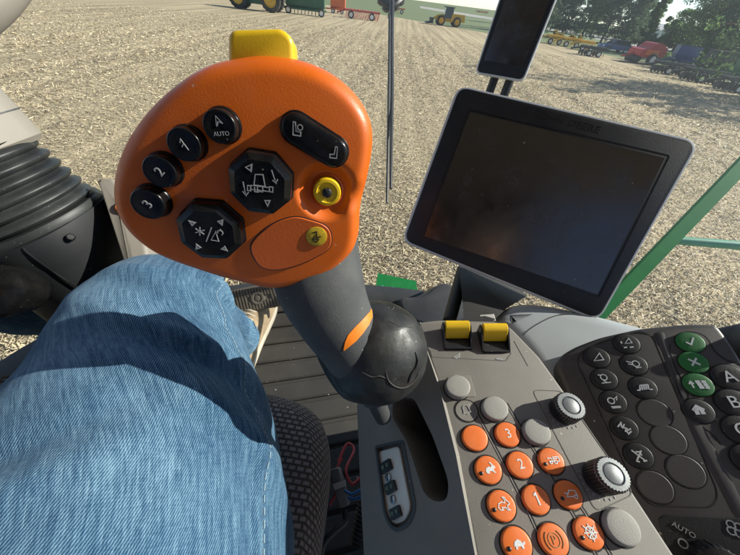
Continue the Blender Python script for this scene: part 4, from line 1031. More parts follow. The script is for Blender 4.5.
ko = ccw(closed_curve(KK.pts([(400, 300), (416, 297), (427, 293), (434, 287.5), (442, 284), (450, 284), (458, 289), (466, 300), (466, 318), (440, 326), (410, 318)]), 60))
mb = MB(); mb.prism(ko, [(0, -.09), (0, -.012)] + rp(-.012, 0, .008, 4), ci @ KK.m); mb.build('kick_panel', 'dark_grey', cab, 50)
# windscreen: bent pane from the floor edge to the roof, leaning forward at the top
P = spline([V((x, y, 0)) for x, y in fl[1:12]], [0] * 11, 8)[0]
mb = MB(); th = 0.005
def lean(p, z): 
    k = 1 + 0.16 * z / 1.80
    return V((p.x * (1 + .04 * z / 1.80), p.y * k if p.y > 0 else p.y, z))
inn = [[lean(p, z) for p in P] for z in [1.80 * j / 10 for j in range(11)]]
out_ = []
for row in inn:
    o_ = []
    for i, p in enumerate(row):
        d = (row[min(i + 1, len(row) - 1)] - row[max(i - 1, 0)]); d.z = 0; d.normalize(); o_.append(p + V((-d.y, d.x, 0)) * th)
    out_.append(o_)
mb.rings([a_ + list(reversed(b_)) for a_, b_ in zip(inn, out_)], True, True, True)
mb.build('windscreen', 'glass', cab, 60)
top = [lean(V((x, y, 0)), 1.80) for x, y in fl]
mb = MB(); mb.prism([(p.x * 1.03, p.y * 1.03) for p in top], [(0.03, 1.80), (0, 1.85), (0, 1.91), (0.08, 1.99)]); mb.build('roof', 'headliner', cab, 40)
mb = MB()
for (x, y) in ((-.95, -.70), (1.0, -.70)):
    mb.rings([[(x + a_ * .05, y + b_ * .05, z) for a_, b_ in ((-1, -1), (1, -1), (1, 1), (-1, 1))] for z in (0, 1.81)])
mb.build('rear_pillar', 'black', cab, 0)
mb = MB()
for x0_, x1_, h_ in ((-.95, .20, 1.78), (.203, 1.0, .95)):
    mb.rings([[(x0_, -.76, z_), (x1_, -.76, z_), (x1_, -.72, z_), (x0_, -.72, z_)] for z_ in (0, h_)])
mb.build('rear_reflection_wall', 'rear', cab, 0)  # unseen wall, added and stepped to shape what the display reflects

# wiper hanging from the roof outside the glass
WF = at(391, 0, 1.32)
wp = thing('windscreen_wiper', 'thin black windscreen wiper parked upright on the front glass', 'wiper', None, WF)
w1 = at(392.5, -40, 1.36) - WF; w2 = at(391, 90, 1.20) - WF; w3 = at(387, 203, 1.10) - WF
mb = MB(); mb.tube([w1, at(391.6, 40, 1.27) - WF, w2 + V((.004, 0, 0)), w3 + V((.006, .0, .06))], [.011, .010, .008, .006], 8); mb.build('arm', 'black', wp, 40)
mb = MB(); mb.tube([at(389.6, 16, 1.27) - WF, at(388.9, 90, 1.185) - WF, w3], [.005, .006, .005], 8); mb.build('blade', 'black_rubber', wp, 40)
mb = MB()
for x, y, r in ((382, 0, .022), (387, 6, .024), (400, 0, .022), (395, 5, .022), (391, 0, .028), (391, 16, .015)):
    mb.lathe([(r * .3, -r), (r, -r * .6), (r, r * .6), (r * .3, r)], 12, Matrix.Translation(at(x, y, 1.40) - WF))
mb.tube([at(376, -6, 1.40) - WF, at(391, 6, 1.38) - WF, at(408, -8, 1.40) - WF], .014, 8); mb.build('linkage', 'black', wp, 40)

# foot pedal
pn_ = V((0, -0.75, 0.66)).normalized()
PF = Frame(at(256, 298, 0.86), pn_, V((-.1, .5, .6)))
pd = thing('foot_pedal', 'dusty ribbed brake pedal pad in front of the tan shoe', 'pedal', PF)
pq = PF.pts([(230, 289), (279, 283), (287, 305), (236, 315)])
mb = MB(); mb.prism(rounded_rect(pq, 0.006, 3), [(0, -0.012)] + rp(-0.010, 0, 0.004, 3))
A0, A1, A2, A3 = [V(p) for p in pq]
pad = mb.build('pad', 'pedal', pd, 40)
mb = MB()
for k in range(17):
    t = (k + .5) / 17; a_ = A0.lerp(A1, t); b_ = A3.lerp(A2, t)
    for s0, s1 in ((.06, .40), (.60, .94)) if .28 < t < .78 else ((.06, .94),): mb.ribbon([a_.lerp(b_, s0), a_.lerp(b_, s1)], 0.0040, -0.001, 0.0030)
mb.build('rib', 'pedal', pad, 20)
c = (A0 + A1 + A2 + A3) / 4; T = Matrix.Translation((c.x, c.y, 0))
mb = MB(); mb.lathe([(.019, 0), (.019, .004), (.013, .004), (.012, .0015), (.008, .0015), (.007, .004), (.001, .0045)], 24, T); mb.build('emblem', 'pedal', pad, 30)
mb = MB(); mb.tube([V((c.x, c.y, -.012)), V((c.x + .02, c.y - .03, -.10)), V((c.x + .03, c.y + .03, -.22))], .012, 12)
mb.box((c.x + .075, c.y - .012, -.02), (.06, .03, .012)); mb.build('pedal_arm', 'dark_grey', pd, 30)

# ================================================================== STEERING COLUMN AND WHEEL
ax = (at(-66, 124, 0.345) - at(50, 225, 0.44)).normalized()
SB = at(40, 222, 0.44)
SCF = Frame(SB, ax, V((0, 1, 0)))
st = thing('steering_column', 'grey steering column with dusty black bellows under a beige cowl', 'steering column', SCF)
Rb = 0.088
mb = MB(); prof = [(Rb * 1.0, -0.004), (Rb * 1.03, 0.004), (Rb * 1.0, 0.010)]
for k in range(6):
    z = 0.010 + k * 0.0147; r = Rb * (0.96 - 0.022 * k)
    prof += [(r * .90, z + .0008), (r * .965, z + .0028), (r * 1.0, z + .0062), (r * .995, z + .0085), (r * .95, z + .0118), (r * .89, z + .0138)]
prof += [(Rb * .80, 0.102), (Rb * .3, .102)]
mb.lathe(prof, 72); mb.build('bellows', 'bellows', st, 50)
cw = round_poly([(-.11, -.066), (.066, -.066), (.072, .066), (-.11, .066)], .03, 6)
mb = MB(); mb.prism(ccw(cw), [(0.006, .092), (0, .098), (0, .20), (.02, .23)]); cwl = mb.build('upper_cowl', 'beige', st, 40)
mb = MB(); mb.ribbon(inset(ccw(cw), -0.0003), .0014, .128, .1295, None, True); mb.build('seam', 'dark_grey', cwl, 0)
# lower housing: rings along a drooping path
mb = MB(); R_ = []
for z, s_, dx, dy in ((0.002, .80, 0, 0), (0.0, 1.04, .0, 0), (-.010, 1.08, -.003, .0), (-.04, 1.08, -.006, 0), (-.09, 1.0, -.012, .0), (-.16, 1.15, -.012, .01), (-.24, .8, -.03, .02), (-.36, .6, -.05, .05), (-.50, .55, -.06, .12)):
    R_.append([(dx + Rb * s_ * (abs(math.cos(t)) ** .8) * math.copysign(1, math.cos(t)), dy + Rb * s_ * (abs(math.sin(t)) ** .8) * math.copysign(1, math.sin(t)), z) for t in [2 * PI * k / 48 for k in range(48)]])
mb.rings(R_); hz = mb.build('base_housing', 'housing', st, 60)
sq_ = lambda k_, t: (Rb * k_ * (abs(math.cos(t)) ** .8) * math.copysign(1, math.cos(t)), Rb * k_ * (abs(math.sin(t)) ** .8) * math.copysign(1, math.sin(t)))
for t_ in (-.9, .9, 2.4, -2.4):
    mb = MB(); mb.tube([V((*sq_(k_, t_), z_)) for k_, z_ in ((1.042, -.001), (1.075, -.011), (1.06, -.04), (.96, -.088))], .0012, 6); mb.build('seam', 'black', hz, 60)
for t_ in (-.35, .35, -1.5):
    c_ = V((*sq_(1.10, t_), -.014)); mb = MB(); mb.lathe([(.005, -.006), (.005, .0015), (.0035, .003), (.001, .003)], 14, Matrix.Translation(c_) @ V((c_.x, c_.y, .03)).to_track_quat('Z', 'Y').to_matrix().to_4x4()); mb.build('screw', 'black', hz, 40)
mb = MB(); mb.lathe([(.034, -.03), (.034, .006), (.027, .012), (.015, .014), (.002, .0145)], 28, SCF.i @ Frame(at(-2, 291, 0.37), V((.2, -.75, .62)), V((0, 0, 1))).m); mb.build('knob', 'black_gloss', hz, 40)
# beige dash wing behind the column
DFm = Frame(at(122, 215, 0.425), V((.15, -.45, .88)), V((0, 1, 0)))
dw = thing('dash_wing', 'beige dash wing in sunlight beside the steering column', 'dash panel', DFm)
mb = MB(); mb.prism(ccw(round_poly(DFm.pts([(94, 179), (113, 177), (121, 190), (128, 213), (146, 243), (152, 280), (134, 296), (125, 245), (113, 205)]), .006, 5)), [(0, -.07), (0, -.02)] + rp(-.02, 0, .006, 5)); mb.build('panel', 'beige', dw, 50)
mb = MB(); c = DFm.px(122, 207); mb.lathe([(.012, -.01), (.012, .002), (.009, .006), (.001, .007)], 20, Matrix.Translation((c[0] + .004, c[1], 0))); mb.build('indicator_lens', 'lamp_orange', dw, 40)

wc = at(-130, -52, 0.36)
WFm = Frame(wc, V((0.05, -0.55, 0.83)), V((0, 1, 0)))
edge = WFm.px(9, 4); Rw = V(edge).length - 0.014
sw_ = thing('steering_wheel', 'light grey steering wheel rim at the cab front', 'steering wheel', WFm)
mb = MB(); n = 96
mb.rings([[((Rw + .017 * math.cos(t)) * math.cos(2 * PI * k / n), (Rw + .017 * math.cos(t)) * math.sin(2 * PI * k / n), .019 * math.sin(t)) for t in [2 * PI * j / 20 for j in range(20)]] for k in range(n)] + [[((Rw + .017 * math.cos(t)), 0, .019 * math.sin(t)) for t in [2 * PI * j / 20 for j in range(20)]]], True, False, False)
mb.build('rim', 'beige', sw_, 80)
mb = MB()
for a_ in (90, 210, 330):
    mb.tube([V((.03 * math.cos(math.radians(a_)), .03 * math.sin(math.radians(a_)), -.03)), V((Rw * math.cos(math.radians(a_)), Rw * math.sin(math.radians(a_)), 0))], .012, 12, None, False)
mb.build('spoke', 'white_plastic', sw_, 40)
mb = MB(); mb.lathe([(.05, -.05), (.055, -.02), (.04, .0), (.001, .004)], 28); mb.build('hub', 'dark_grey', sw_, 40)

# ================================================================== SEAT
seat = thing('operator_seat', 'dark woven fabric seat cushion beside the console', 'seat', None, EYE + V((-.265, -.09, -.80)))
mb = MB(); uvs = []
R_ = []
sec = [(0, 0)]
nx = 60
def sup(a, b, e=.32):
    return [(a * abs(math.cos(t)) ** e * math.copysign(1, math.cos(t)), b * abs(math.sin(t)) ** e * math.copysign(1, math.sin(t))) for t in [2 * PI * k / nx for k in range(nx)]]
for z, k in ((.26, .97), (.28, 1.0), (.33, 1.02), (.365, 1.01), (.385, .985), (.398, .94), (.405, .86), (.408, .7), (.409, .4), (.41, .05)):
    R_.append([(x * k, y * k, z) for x, y in sup(.245, .262)])
mb.rings(R_)
acc = 0
for ri, r_ in enumerate(R_):
    for k, p in enumerate(r_):
        if ri >= 6: uvs.append((p[0], p[1]))
        else:
            z_ = (.398 - p[2]); kk = (1 + z_ / .25)
            uvs.append((p[0] * kk, p[1] * kk))
mb.build('cushion', 'fabric', seat, 60, uvs)
mb = MB(); mb.prism(sup(.20, .22, .4), [(0, 0), (0, .262)]); mb.build('pedestal', 'black', seat, 40)
mb = MB(); mb.rings([[(x, -.27 + y * .25 - z * .12, .45 + z) for x, y in sup(.22 * k, .20, .5)] for z, k in ((0, .9), (.05, 1), (.35, 1), (.5, .85), (.56, .6))])
uv2 = [(p.x, p.z) for p in mb.v]; mb.build('backrest', 'fabric', seat, 50, uv2)

# loose wiring between seat and console
def cable(pts, r, m_, lab, steps=6):
    p0 = pts[0]; mb = MB(); mb.tube([p - p0 for p in pts], r, 8, None, True, steps)
    o = mb.build('cable', m_, None, 60); o.location = p0; return tag(o, lab, 'cable', 'loose wires between seat and console')
cable([at(338, 462, .46), at(347, 444, .48), at(354, 450, .47), at(346, 470, .44), at(352, 484, .43), at(360, 478, .44)], .0022, 'wire_red', 'red wire looping above the grey connector')
cable([at(330, 505, .42), at(336, 492, .43), at(333, 478, .44), at(342, 458, .46)], .0018, 'wire_red', 'red wire running along the seat side of the connector')
cable([at(344, 490, .42), at(352, 494, .41), at(362, 490, .40), at(372, 496, .40)], .0020, 'wire_blue', 'upper blue wire beside the grey connector')
cable([at(346, 497, .42), at(354, 499, .41), at(364, 497, .40), at(374, 502, .40)], .0020, 'wire_blue', 'lower blue wire beside the grey connector')
cable([at(345, 510, .40), at(345, 522, .39), at(334, 532, .38), at(322, 548, .37), at(318, 590, .36)], .0042, 'wire_black', 'thick black cable hanging from the grey connector')
CB = Frame(at(340, 488, .42), V((-.3, -.3, .9)), V((-.1, .6, .2)))
cbk = thing('wire_connector', 'grey plastic wire connector lying beside the seat', 'connector', CB)
mb = MB(); mb.prism(rounded_rect(CB.pts([(329, 470), (338, 467), (349, 505), (339, 509)]), .003, 3), [(0, -.012)] + rp(-.01, 0, .002, 3)); bdy = mb.build('body', mat('connector_grey', (.16, .16, .155), .5, dust=.2), cbk, 40)
mb = MB(); mb.prism(CB.pts([(333, 484), (345, 480), (346, 486), (335, 490)]), [(0, -.001), (0, .0018)]); mb.build('clip', 'white_plastic', bdy, 0)
mb = MB(); prof = []
for k in range(26): prof += [(.011, k * .005), (.0085, k * .005 + .0026)]
CT = Frame(at(357, 545, .40), V((.05, .5, .2)), V((0, 0, 1)))
mb.lathe(prof, 18); ct = mb.build('corrugated_tube', 'black_rubber', None, 30); ct.matrix_world = CT.m; tag(ct, 'black corrugated cable conduit under the console', 'conduit')

# ================================================================== PERSON
def skin_mesh(verts, edges, radii, name, m_, parent, sub=2, root=0):
    me = bpy.data.meshes.new(name); me.from_pydata([tuple(v) for v in verts], edges, [])
    o = bpy.data.objects.new(name, me); COL.objects.link(o)
    md = o.modifiers.new('skin', 'SKIN'); md.use_smooth_shade = True
    for v, r in zip(me.skin_vertices[0].data, radii): v.radius = r if isinstance(r, tuple) else (r, r)
    me.skin_vertices[0].data[root].use_root = True
    sb = o.modifiers.new('sub', 'SUBSURF'); sb.levels = sub; sb.render_levels = sub
    dg = bpy.context.evaluated_depsgraph_get(); m2 = bpy.data.meshes.new_from_object(o.evaluated_get(dg))
    bpy.data.objects.remove(o); bpy.data.meshes.remove(me)
    m2.name = name; m2.shade_smooth(); m2.materials.clear(); m2.materials.append(M[m_])
    o = bpy.data.objects.new(name, m2); COL.objects.link(o)
    if parent: o.parent = parent
    return o
legR = [((-.170, -.30, -.375), .140), ((-.172, -.16, -.360), .147), ((-.178, -.05, -.346), .145), ((-.196, .04, -.336), .129), ((-.225, .12, -.322), .103), ((-.253, .185, -.308), .081),
        ((-.268, .230, -.324), .071), ((-.292, .262, -.385), .070), ((-.314, .300, -.46), .068), ((-.330, .352, -.57), .065), ((-.338, .385, -.645), .063), ((-.34, .402, -.695), .064)]
legL = [((-.53 + (x + .13) * .95, y, z), r) for (x, y, z), r in legR]
bv, br, be = [], [], []
def chain(pts, rs, start=None):
    i0 = start
    for p, r in zip(pts, rs):
        bv.append(V(p)); br.append(r); k = len(bv) - 1
        if i0 is not None: be.append((i0, k))
        i0 = k
    return i0
chain([(-.33, -.30, -.36)], [(.13, .11)])                         # pelvis = 0
ch = chain([(-.31, -.34, -.18), (-.25, -.38, -.02), (-.18, -.40, .08)], [(.125, .10), (.14, .10), (.10, .08)], 0)
nk = chain([(-.08, -.39, .155), (-.02, -.36, .20)], [.052, .050], ch)
chain([(.03, -.33, .25), (.06, -.325, .31), (.075, -.33, .35)], [(.075, .085), (.078, .092), (.055, .07)], nk)
for Lg in (legR, legL):
    chain([Lg[i][0] for i in (0, 2, 4, 6, 8, 10)], [.08, .082, .07, .052, .048, .036], 0)
    k = chain([V(Lg[11][0]) + V((0, .0, -.03)), V(Lg[11][0]) + V((-.03, .10, -.065))], [.034, .03], len(bv) - 1)
rs_ = chain([(-.03, -.38, .04), (.03, -.34, -.08), (.045, -.26, -.17), (.07, -.17, -.11), (.078, -.10, -.055)], [.055, .046, .040, .036, .027], ch)
ls_ = chain([(-.42, -.38, .03), (-.56, -.30, -.12), (-.62, -.16, -.22), (-.56, .0, -.24), (-.53, .06, -.24)], [.055, .046, .040, .034, .026], ch)
hand = chain([(.076, -.066, -.032)], [(.034, .016)], rs_)
for k, (dx, ln) in enumerate(((-.024, .9), (-.008, 1.0), (.008, .95), (.022, .78))):     # fingers under the phone, curling
    chain([V((.070 + dx * .5, -.044, -.022)) + V((dx * .6, 0, 0)), V((.058 + dx, -.022 + .004 * k, -.026)), V((.040 + dx, -.014, -.022)), V((.026 + dx, -.016, -.012))][:3 if k == 3 else 4], [.0105, .0095, .0085, .0075], hand)
chain([(.074, -.060, -.006), (.058, -.050, .014), (.038, -.040, .020)], [.012, .0105, .009], hand)
lh = chain([(-.52, .095, -.243)], [(.033, .016)], ls_)
for dx, ln in ((-.03, .9), (-.01, 1.0), (.01, .95), (.028, .78)):
    chain([V((-.52 + dx, .130, -.245)), V((-.52 + dx * 1.15, .130 + .03 * ln, -.252)), V((-.52 + dx * 1.2, .130 + .055 * ln, -.268))], [.0105, .0095, .008], lh)
chain([(-.478, .10, -.25), (-.46, .13, -.262)], [.012, .010], lh)
man = skin_mesh(bv, be, br, 'person', 'skin', None)
man.location = EYE
tag(man, 'seated person in blue jeans and tan shoes with one knee raised beside the joystick', 'person')
hm_ = MB()
for s_ in (-.036, .036):
    hm_.lathe([(.001, .0), (.012, .002), (.013, .008), (.008, .013), (.001, .014)], 14, Matrix.Translation((.055 + s_, -.236, .295 + s_ * -.3)) @ Matrix.Rotation(-PI / 2, 4, 'X'))
hm_.build('eye', 'white_plastic', man, 60)
skin_mesh([V((.052, -.235, .28)), V((.045, -.217, .253)), V((.043, -.234, .246))], [(0, 1), (1, 2)], [.010, .013, .012], 'nose', 'skin', man)
mb = MB(); mb.tube([(.012, -.245, .218), (.036, -.236, .212), (.060, -.245, .206)], .006, 8); mb.build('mouth', mat('lip', (.4, .16, .13), .5), man, 60)
mb = MB(); mb.rings([[(.07 + .093 * math.cos(a) * k, -.352 + .105 * math.sin(a) * k, z - .088) for a in [2 * PI * j / 28 for j in range(28)]] for z, k in ((.37, .97), (.41, 1.0), (.45, .88), (.475, .6), (.485, .15))]); mb.build('hair', 'hair', man, 60)
skin_mesh([V(p) for p in ((-.33, -.30, -.34), (-.31, -.34, -.18), (-.25, -.38, -.02), (-.18, -.40, .08), (-.10, -.395, .135), (-.03, -.38, .04), (.03, -.34, -.08), (.042, -.285, -.145), (-.42, -.38, .03), (-.56, -.30, -.12), (-.60, -.22, -.18))],
          [(0, 1), (1, 2), (2, 3), (3, 4), (2, 5), (5, 6), (6, 7), (2, 8), (8, 9), (9, 10)], [(.15, .125), (.142, .115), (.155, .115), (.115, .095), (.062, .062), .068, .058, .052, .068, .058, .052], 'shirt', 'shirt', man)

FOLDS = [(.40, 1.2, .06, .9, .0055, .012), (.43, 1.0, .05, .8, -.005, .012), (.30, .7, .09, .7, .006, .014), (.335, .6, .08, .7, -.005, .013),
         (.22, 2.2, -.06, .8, .006, .014), (.255, 2.1, -.06, .8, -.005, .013), (.50, .5, .08, .7, .006, .012), (.525, .4, .08, .7, -.005, .011), (.14, 1.4, .08, .8, .006, .014), (.48, 1.5, .0, .5, .004, .014), (.555, .2, .06, .6, .006, .012)]
def jeans(Lg, seed):
    P, S = spline([V(p) for p, r in Lg], [r for p, r in Lg], 14)
    n = 150; R_ = []; uvs = []; acc = 0
    base = sweep(P, [(1, 1)] * len(P), 8)
    T = []; u = V((0, 0, 1)); U_ = []
    for i in range(len(P)):
        d = (P[min(i + 1, len(P) - 1)] - P[max(i - 1, 0)]).normalized(); u = (u - d * u.dot(d)).normalized(); U_.append((d.cross(u), u.copy()))
    N_ = len(P)
    for i in range(N_):
        if i: acc += (P[i] - P[i - 1]).length
        row = []; t = i / (N_ - 1)
        for k in range(n):
            th = -PI / 2 + 2 * PI * k / n
            ct, st_ = math.cos(th), math.sin(th)
            r = S[i]
            sx, sz = r * 1.06, r * 0.93
            px_, pz_ = ct * sx, st_ * sz
            q = P[i] + U_[i][0] * px_ + U_[i][1] * pz_
            nz_ = noise.noise(V((q.x * 9 + seed, q.y * 7, q.z * 9))) * .005 + noise.noise(V((q.x * 26 + seed, q.y * 20, q.z * 26))) * .0016
            # soft pull folds running from the knee and hip
            side = math.cos(th - 0.15)
            fold = math.exp(-((t - .60) / .10) ** 2) * .005 * math.sin(30 * t + 3 * th)
            for (t0, th0, sl, lt, amp, wd) in FOLDS:
                dth = th - th0; cc = (t - t0) - sl * dth
                fold += 1.45 * amp * math.exp(-(cc / wd) ** 2) * math.exp(-(dth / lt) ** 2)
            fold += math.exp(-((t - .9) / .1) ** 2) * .006 * math.sin(70 * t + 2 * th)
            ridge = 0.0032 * math.exp(-((th - 0.42) / 0.030) ** 2) - 0.0016 * math.exp(-((th - 0.36) / 0.03) ** 2) - 0.0012 * math.exp(-((th - 0.50) / 0.04) ** 2)
            dd = (q - P[i]).normalized()
            row.append(q + dd * (nz_ + fold + ridge)); uvs.append((th * r + seed, acc))
        R_.append(row)
    mb = MB(); mb.rings(R_, True, False, False)
    hem = [[p + (P[-1] - p).normalized() * d - V((0, 0, z)) for p in R_[-1]] for d, z in ((0, 0), (.003, -.002), (.004, -.03))]
    o0 = len(mb.v); mb.rings(hem, True, False, False); uvs += [(k * .003, acc + j * .01) for j in range(3) for k in range(n)]
    j_ = mb.build('jeans_leg', 'denim', man, 70, uvs)
    sm = MB(); pts = []
    for i in range(4, N_ - 6): 
        k = int(round((0.40 + PI / 2) / (2 * PI) * n)); c = R_[i][k]; pts.append(c + (c - P[i]).normalized() * .0006)
    for i in range(0, len(pts) - 1):
        L__ = (pts[i + 1] - pts[i]); m_ = max(1, int(L__.length / .0042))
        for j in range(m_):
            a_ = pts[i] + L__ * (j / m_); b_ = pts[i] + L__ * ((j + .62) / m_)
            sm.tube([a_, b_], .00055, 5, None, False)
    sm.build('seam_stitching', mat('stitch_blue', (.25, .35, .42), .8), j_, 0)
    return j_
jeans(legR, 0.0); jeans(legL, 5.0)

def shoe(an, dr, name='shoe'):
    a = V(an); f = V(dr).normalized(); s_ = f.cross(V((0, 0, 1))).normalized()
    z0 = -.80 + .014
    prof = [(-.075, .030, .055), (-.06, .036, .085), (-.02, .038, .095), (.03, .040, .085), (.08, .045, .068), (.13, .049, .055), (.17, .047, .048), (.20, .036, .040), (.216, .018, .030)]
    R_ = []; So = []
    for x, w, h in prof:
        c = V((a.x, a.y, 0)) + f * x
        R_.append([c + s_ * (w * math.copysign(abs(math.cos(t)) ** .8, math.cos(t))) + V((0, 0, z0 + .022 + max(-.004, (h - .0) * max(0, math.sin(t)) ** .8))) for t in [2 * PI * k / 28 for k in range(28)]])
    mb = MB(); mb.rings(R_); o = mb.build(name, 'suede', man, 60)
    mb = MB(); 
    ol = [(c.x, c.y) for c in [V((a.x, a.y, 0)) + f * x + s_ * (w + .004) for x, w, h in prof] + [V((a.x, a.y, 0)) + f * .226] + [V((a.x, a.y, 0)) + f * x - s_ * (w + .004) for x, w, h in reversed(prof)] + [V((a.x, a.y, 0)) - f * .086]]
    mb.prism(ccw(closed_curve(ol, 70)), [(0.003, z0), (0, z0 + .004), (0, z0 + .020), (0.002, z0 + .024)]); mb.build('sole', 'sole', o, 40)
    mb = MB()
    for k in range(5):
        x = .035 + k * .018; c = V((a.x, a.y, z0 + .022 + .085 - k * .0065)) + f * x
        mb.tube([c - s_ * .022 - V((0, 0, .008)), c + V((0, 0, .003)), c + s_ * .022 - V((0, 0, .008))], .003, 8)
    mb.build('lace', 'sole', o, 60)
shoe((-.335, .425, 0), (-.06, 1, 0)); shoe((legL[11][0][0], .425, 0), (-.25, 1, 0))

# phone taking the picture: behind the lens
ph = thing('mobile_phone', 'black mobile phone held in the right hand', 'phone', None, EYE)
phF = Frame(EYE - FW * .012, FW, UP)
mP = Matrix.Translation(-EYE) @ phF.m
mb = MB(); mb.prism(round_poly([(-.02, -.058), (.128, -.058), (.128, .016), (-.02, .016)], .009, 5), [(0.001, -.008), (0, -.007), (0, -.001), (.001, 0)], mP)
mb.build('body', 'black_gloss', ph, 40)

# ================================================================== OUTSIDE: the machine's own green parts seen through the glass
hr_loc = at(690, 215, 1.30)
hrl = thing('handrail', 'green painted access rail outside the right-hand glass', 'handrail', None, hr_loc)
p1 = at(755, 152, 1.30) - hr_loc; p2 = at(632, 280, 1.34) - hr_loc
d_ = (p2 - p1)
def flat_bar(a, b, w, t, mbx):
    d = (b - a).normalized(); s_ = d.cross(FW).normalized(); n_ = d.cross(s_)
    P_ = [s_ * w + n_ * t, s_ * -w + n_ * t, s_ * -w - n_ * t, s_ * w - n_ * t]
    mbx.rings([[a + q for q in P_], [b + q for q in P_]])
mb = MB(); flat_bar(p1 - d_ * .6, p2 + d_ * .8, .030, .010, mb); mb.build('flat_bar', 'green', hrl, 0)
mb = MB(); mb.tube([at(672, 240, 1.36) - hr_loc, at(770, 248, 1.30) - hr_loc, at(900, 260, 1.2) - hr_loc], .020, 16, None, False); mb.build('cross_tube', 'green_pale', hrl, 60)
hp = on_plane(398, 280, V((0, 0, 1.85)), V((0, 0, 1)))
hd = thing('header_shield', 'green painted guard sheet just beyond the front sill', 'guard', None, hp)
a_, b_, c_, e_ = [on_plane(x, y, hp, V((0, -.3, 1)).normalized()) - hp for x, y in ((378, 273), (416, 281), (419, 300), (374, 296))]
mb = MB(); mb.rings([[a_, b_, c_, e_], [p + V((0, .03, -.08)) for p in (a_, b_, c_, e_)]]); mb.build('sheet', 'green', hd, 30)
mb = MB()
for t in (.15, .4, .65, .9):
    q = e_.lerp(c_, t) * .6 + a_.lerp(b_, t) * .4; mb.lathe([(.012, 0), (.012, .008), (.004, .012)], 8, Matrix.Translation(q))
mb.build('bolt', 'green_pale', hd, 30)

# ================================================================== GROUND
def sheet(name, pts, z, m_):
    me = bpy.data.meshes.new(name); me.from_pydata([(x, y, z) for x, y in pts], [], [tuple(range(len(pts)))]); me.materials.append(M[m_])
    o = bpy.data.objects.new(name, me); COL.objects.link(o); return structure(o)
sheet('field', [(-1500, -1500), (1500, -1500), (1500, 1500), (-1500, 1500)], 0, 'ground')
E0 = on_ground(395, 17); E1 = on_ground(560, 46); E2 = on_ground(650, 64); E3 = on_ground(740, 86)
dd = (E3 - E2).normalized()
far = E0 + (E0 - E1).normalized() * 300
sheet('grass', [(E1.x, E1.y), (E2.x, E2.y), (E3.x, E3.y), (E3.x + dd.x * 200, E3.y + dd.y * 200), (900, 1400), (-700, 1400), (far.x, far.y), (E0.x, E0.y)], .004, 'grass')
r0 = on_ground(420, 8); r1 = on_ground(560, 32); r2 = on_ground(725, 64)
q0 = on_ground(420, 6); q1 = on_ground(560, 28.5); q2 = on_ground(725, 57)
e_ = (r2 - r1).normalized() * 60
sheet('road', [(r0.x, r0.y), (r1.x, r1.y), (r2.x, r2.y), (r2.x + e_.x, r2.y + e_.y), (q2.x + e_.x, q2.y + e_.y), (q2.x, q2.y), (q1.x, q1.y), (q0.x, q0.y)], .008, 'road')

# chopped straw lying on the field
def straw():
    N = 420000
    r = 2.6 * (46 / 2.6) ** rng.random(N); a = (rng.random(N) - .5) * math.radians(150)
    x = r * np.sin(a); y = r * np.cos(a) - .3
    ro = x * math.cos(.12) + y * math.sin(.12)
    band = .5 + .5 * np.sin(ro * 1.7 + 1.3 * np.sin(y * .17 + ro * .3)) * np.sin(ro * .61 + .8 * np.sin(y * .4) + 1.0)
    keep = rng.random(N) < .48 + .52 * band
    x, y, r = x[keep], y[keep], r[keep]; N = len(x)
    k = np.clip(r / 9, 1, 2.6)
    ln = (.025 + .085 * rng.random(N) ** 2.0) * k ** .6; wd = (.006 + .010 * rng.random(N)) * k
    th = rng.normal(.35, .9, N); pitch = rng.normal(0, .22, N)
    up_ = rng.random(N) < .06; pitch[up_] = rng.normal(1.2, .2, up_.sum())
    z = .012 + .03 * rng.random(N) ** 2 + np.abs(np.sin(pitch)) * ln / 2
    dx = np.cos(th) * np.cos(pitch) * ln / 2; dy = np.sin(th) * np.cos(pitch) * ln / 2; dz = np.sin(pitch) * ln / 2
    roll = rng.normal(0, .6, N)
    sx = -np.sin(th) * np.cos(roll) * wd / 2; sy = np.cos(th) * np.cos(roll) * wd / 2; sz = np.sin(roll) * wd / 2
    co = np.empty((N, 4, 3))
    for i, (p, q) in enumerate(((-1, -1), (1, -1), (1, 1), (-1, 1))):
        co[:, i, 0] = x + p * dx + q * sx; co[:, i, 1] = y + p * dy + q * sy; co[:, i, 2] = np.maximum(.008, z + p * dz + q * sz)
    me = bpy.data.meshes.new('straw'); me.vertices.add(N * 4); me.vertices.foreach_set('co', co.ravel())
    me.loops.add(N * 4); me.loops.foreach_set('vertex_index', np.arange(N * 4, dtype=np.int32))
    me.polygons.add(N); me.polygons.foreach_set('loop_start', np.arange(0, N * 4, 4, dtype=np.int32))
    me.update(); me.validate(); me.materials.append(M['straw'])
    o = bpy.data.objects.new('straw', me); COL.objects.link(o); o['kind'] = 'stuff'
    o['label'] = 'chopped pale straw lying over the whole field'
straw()

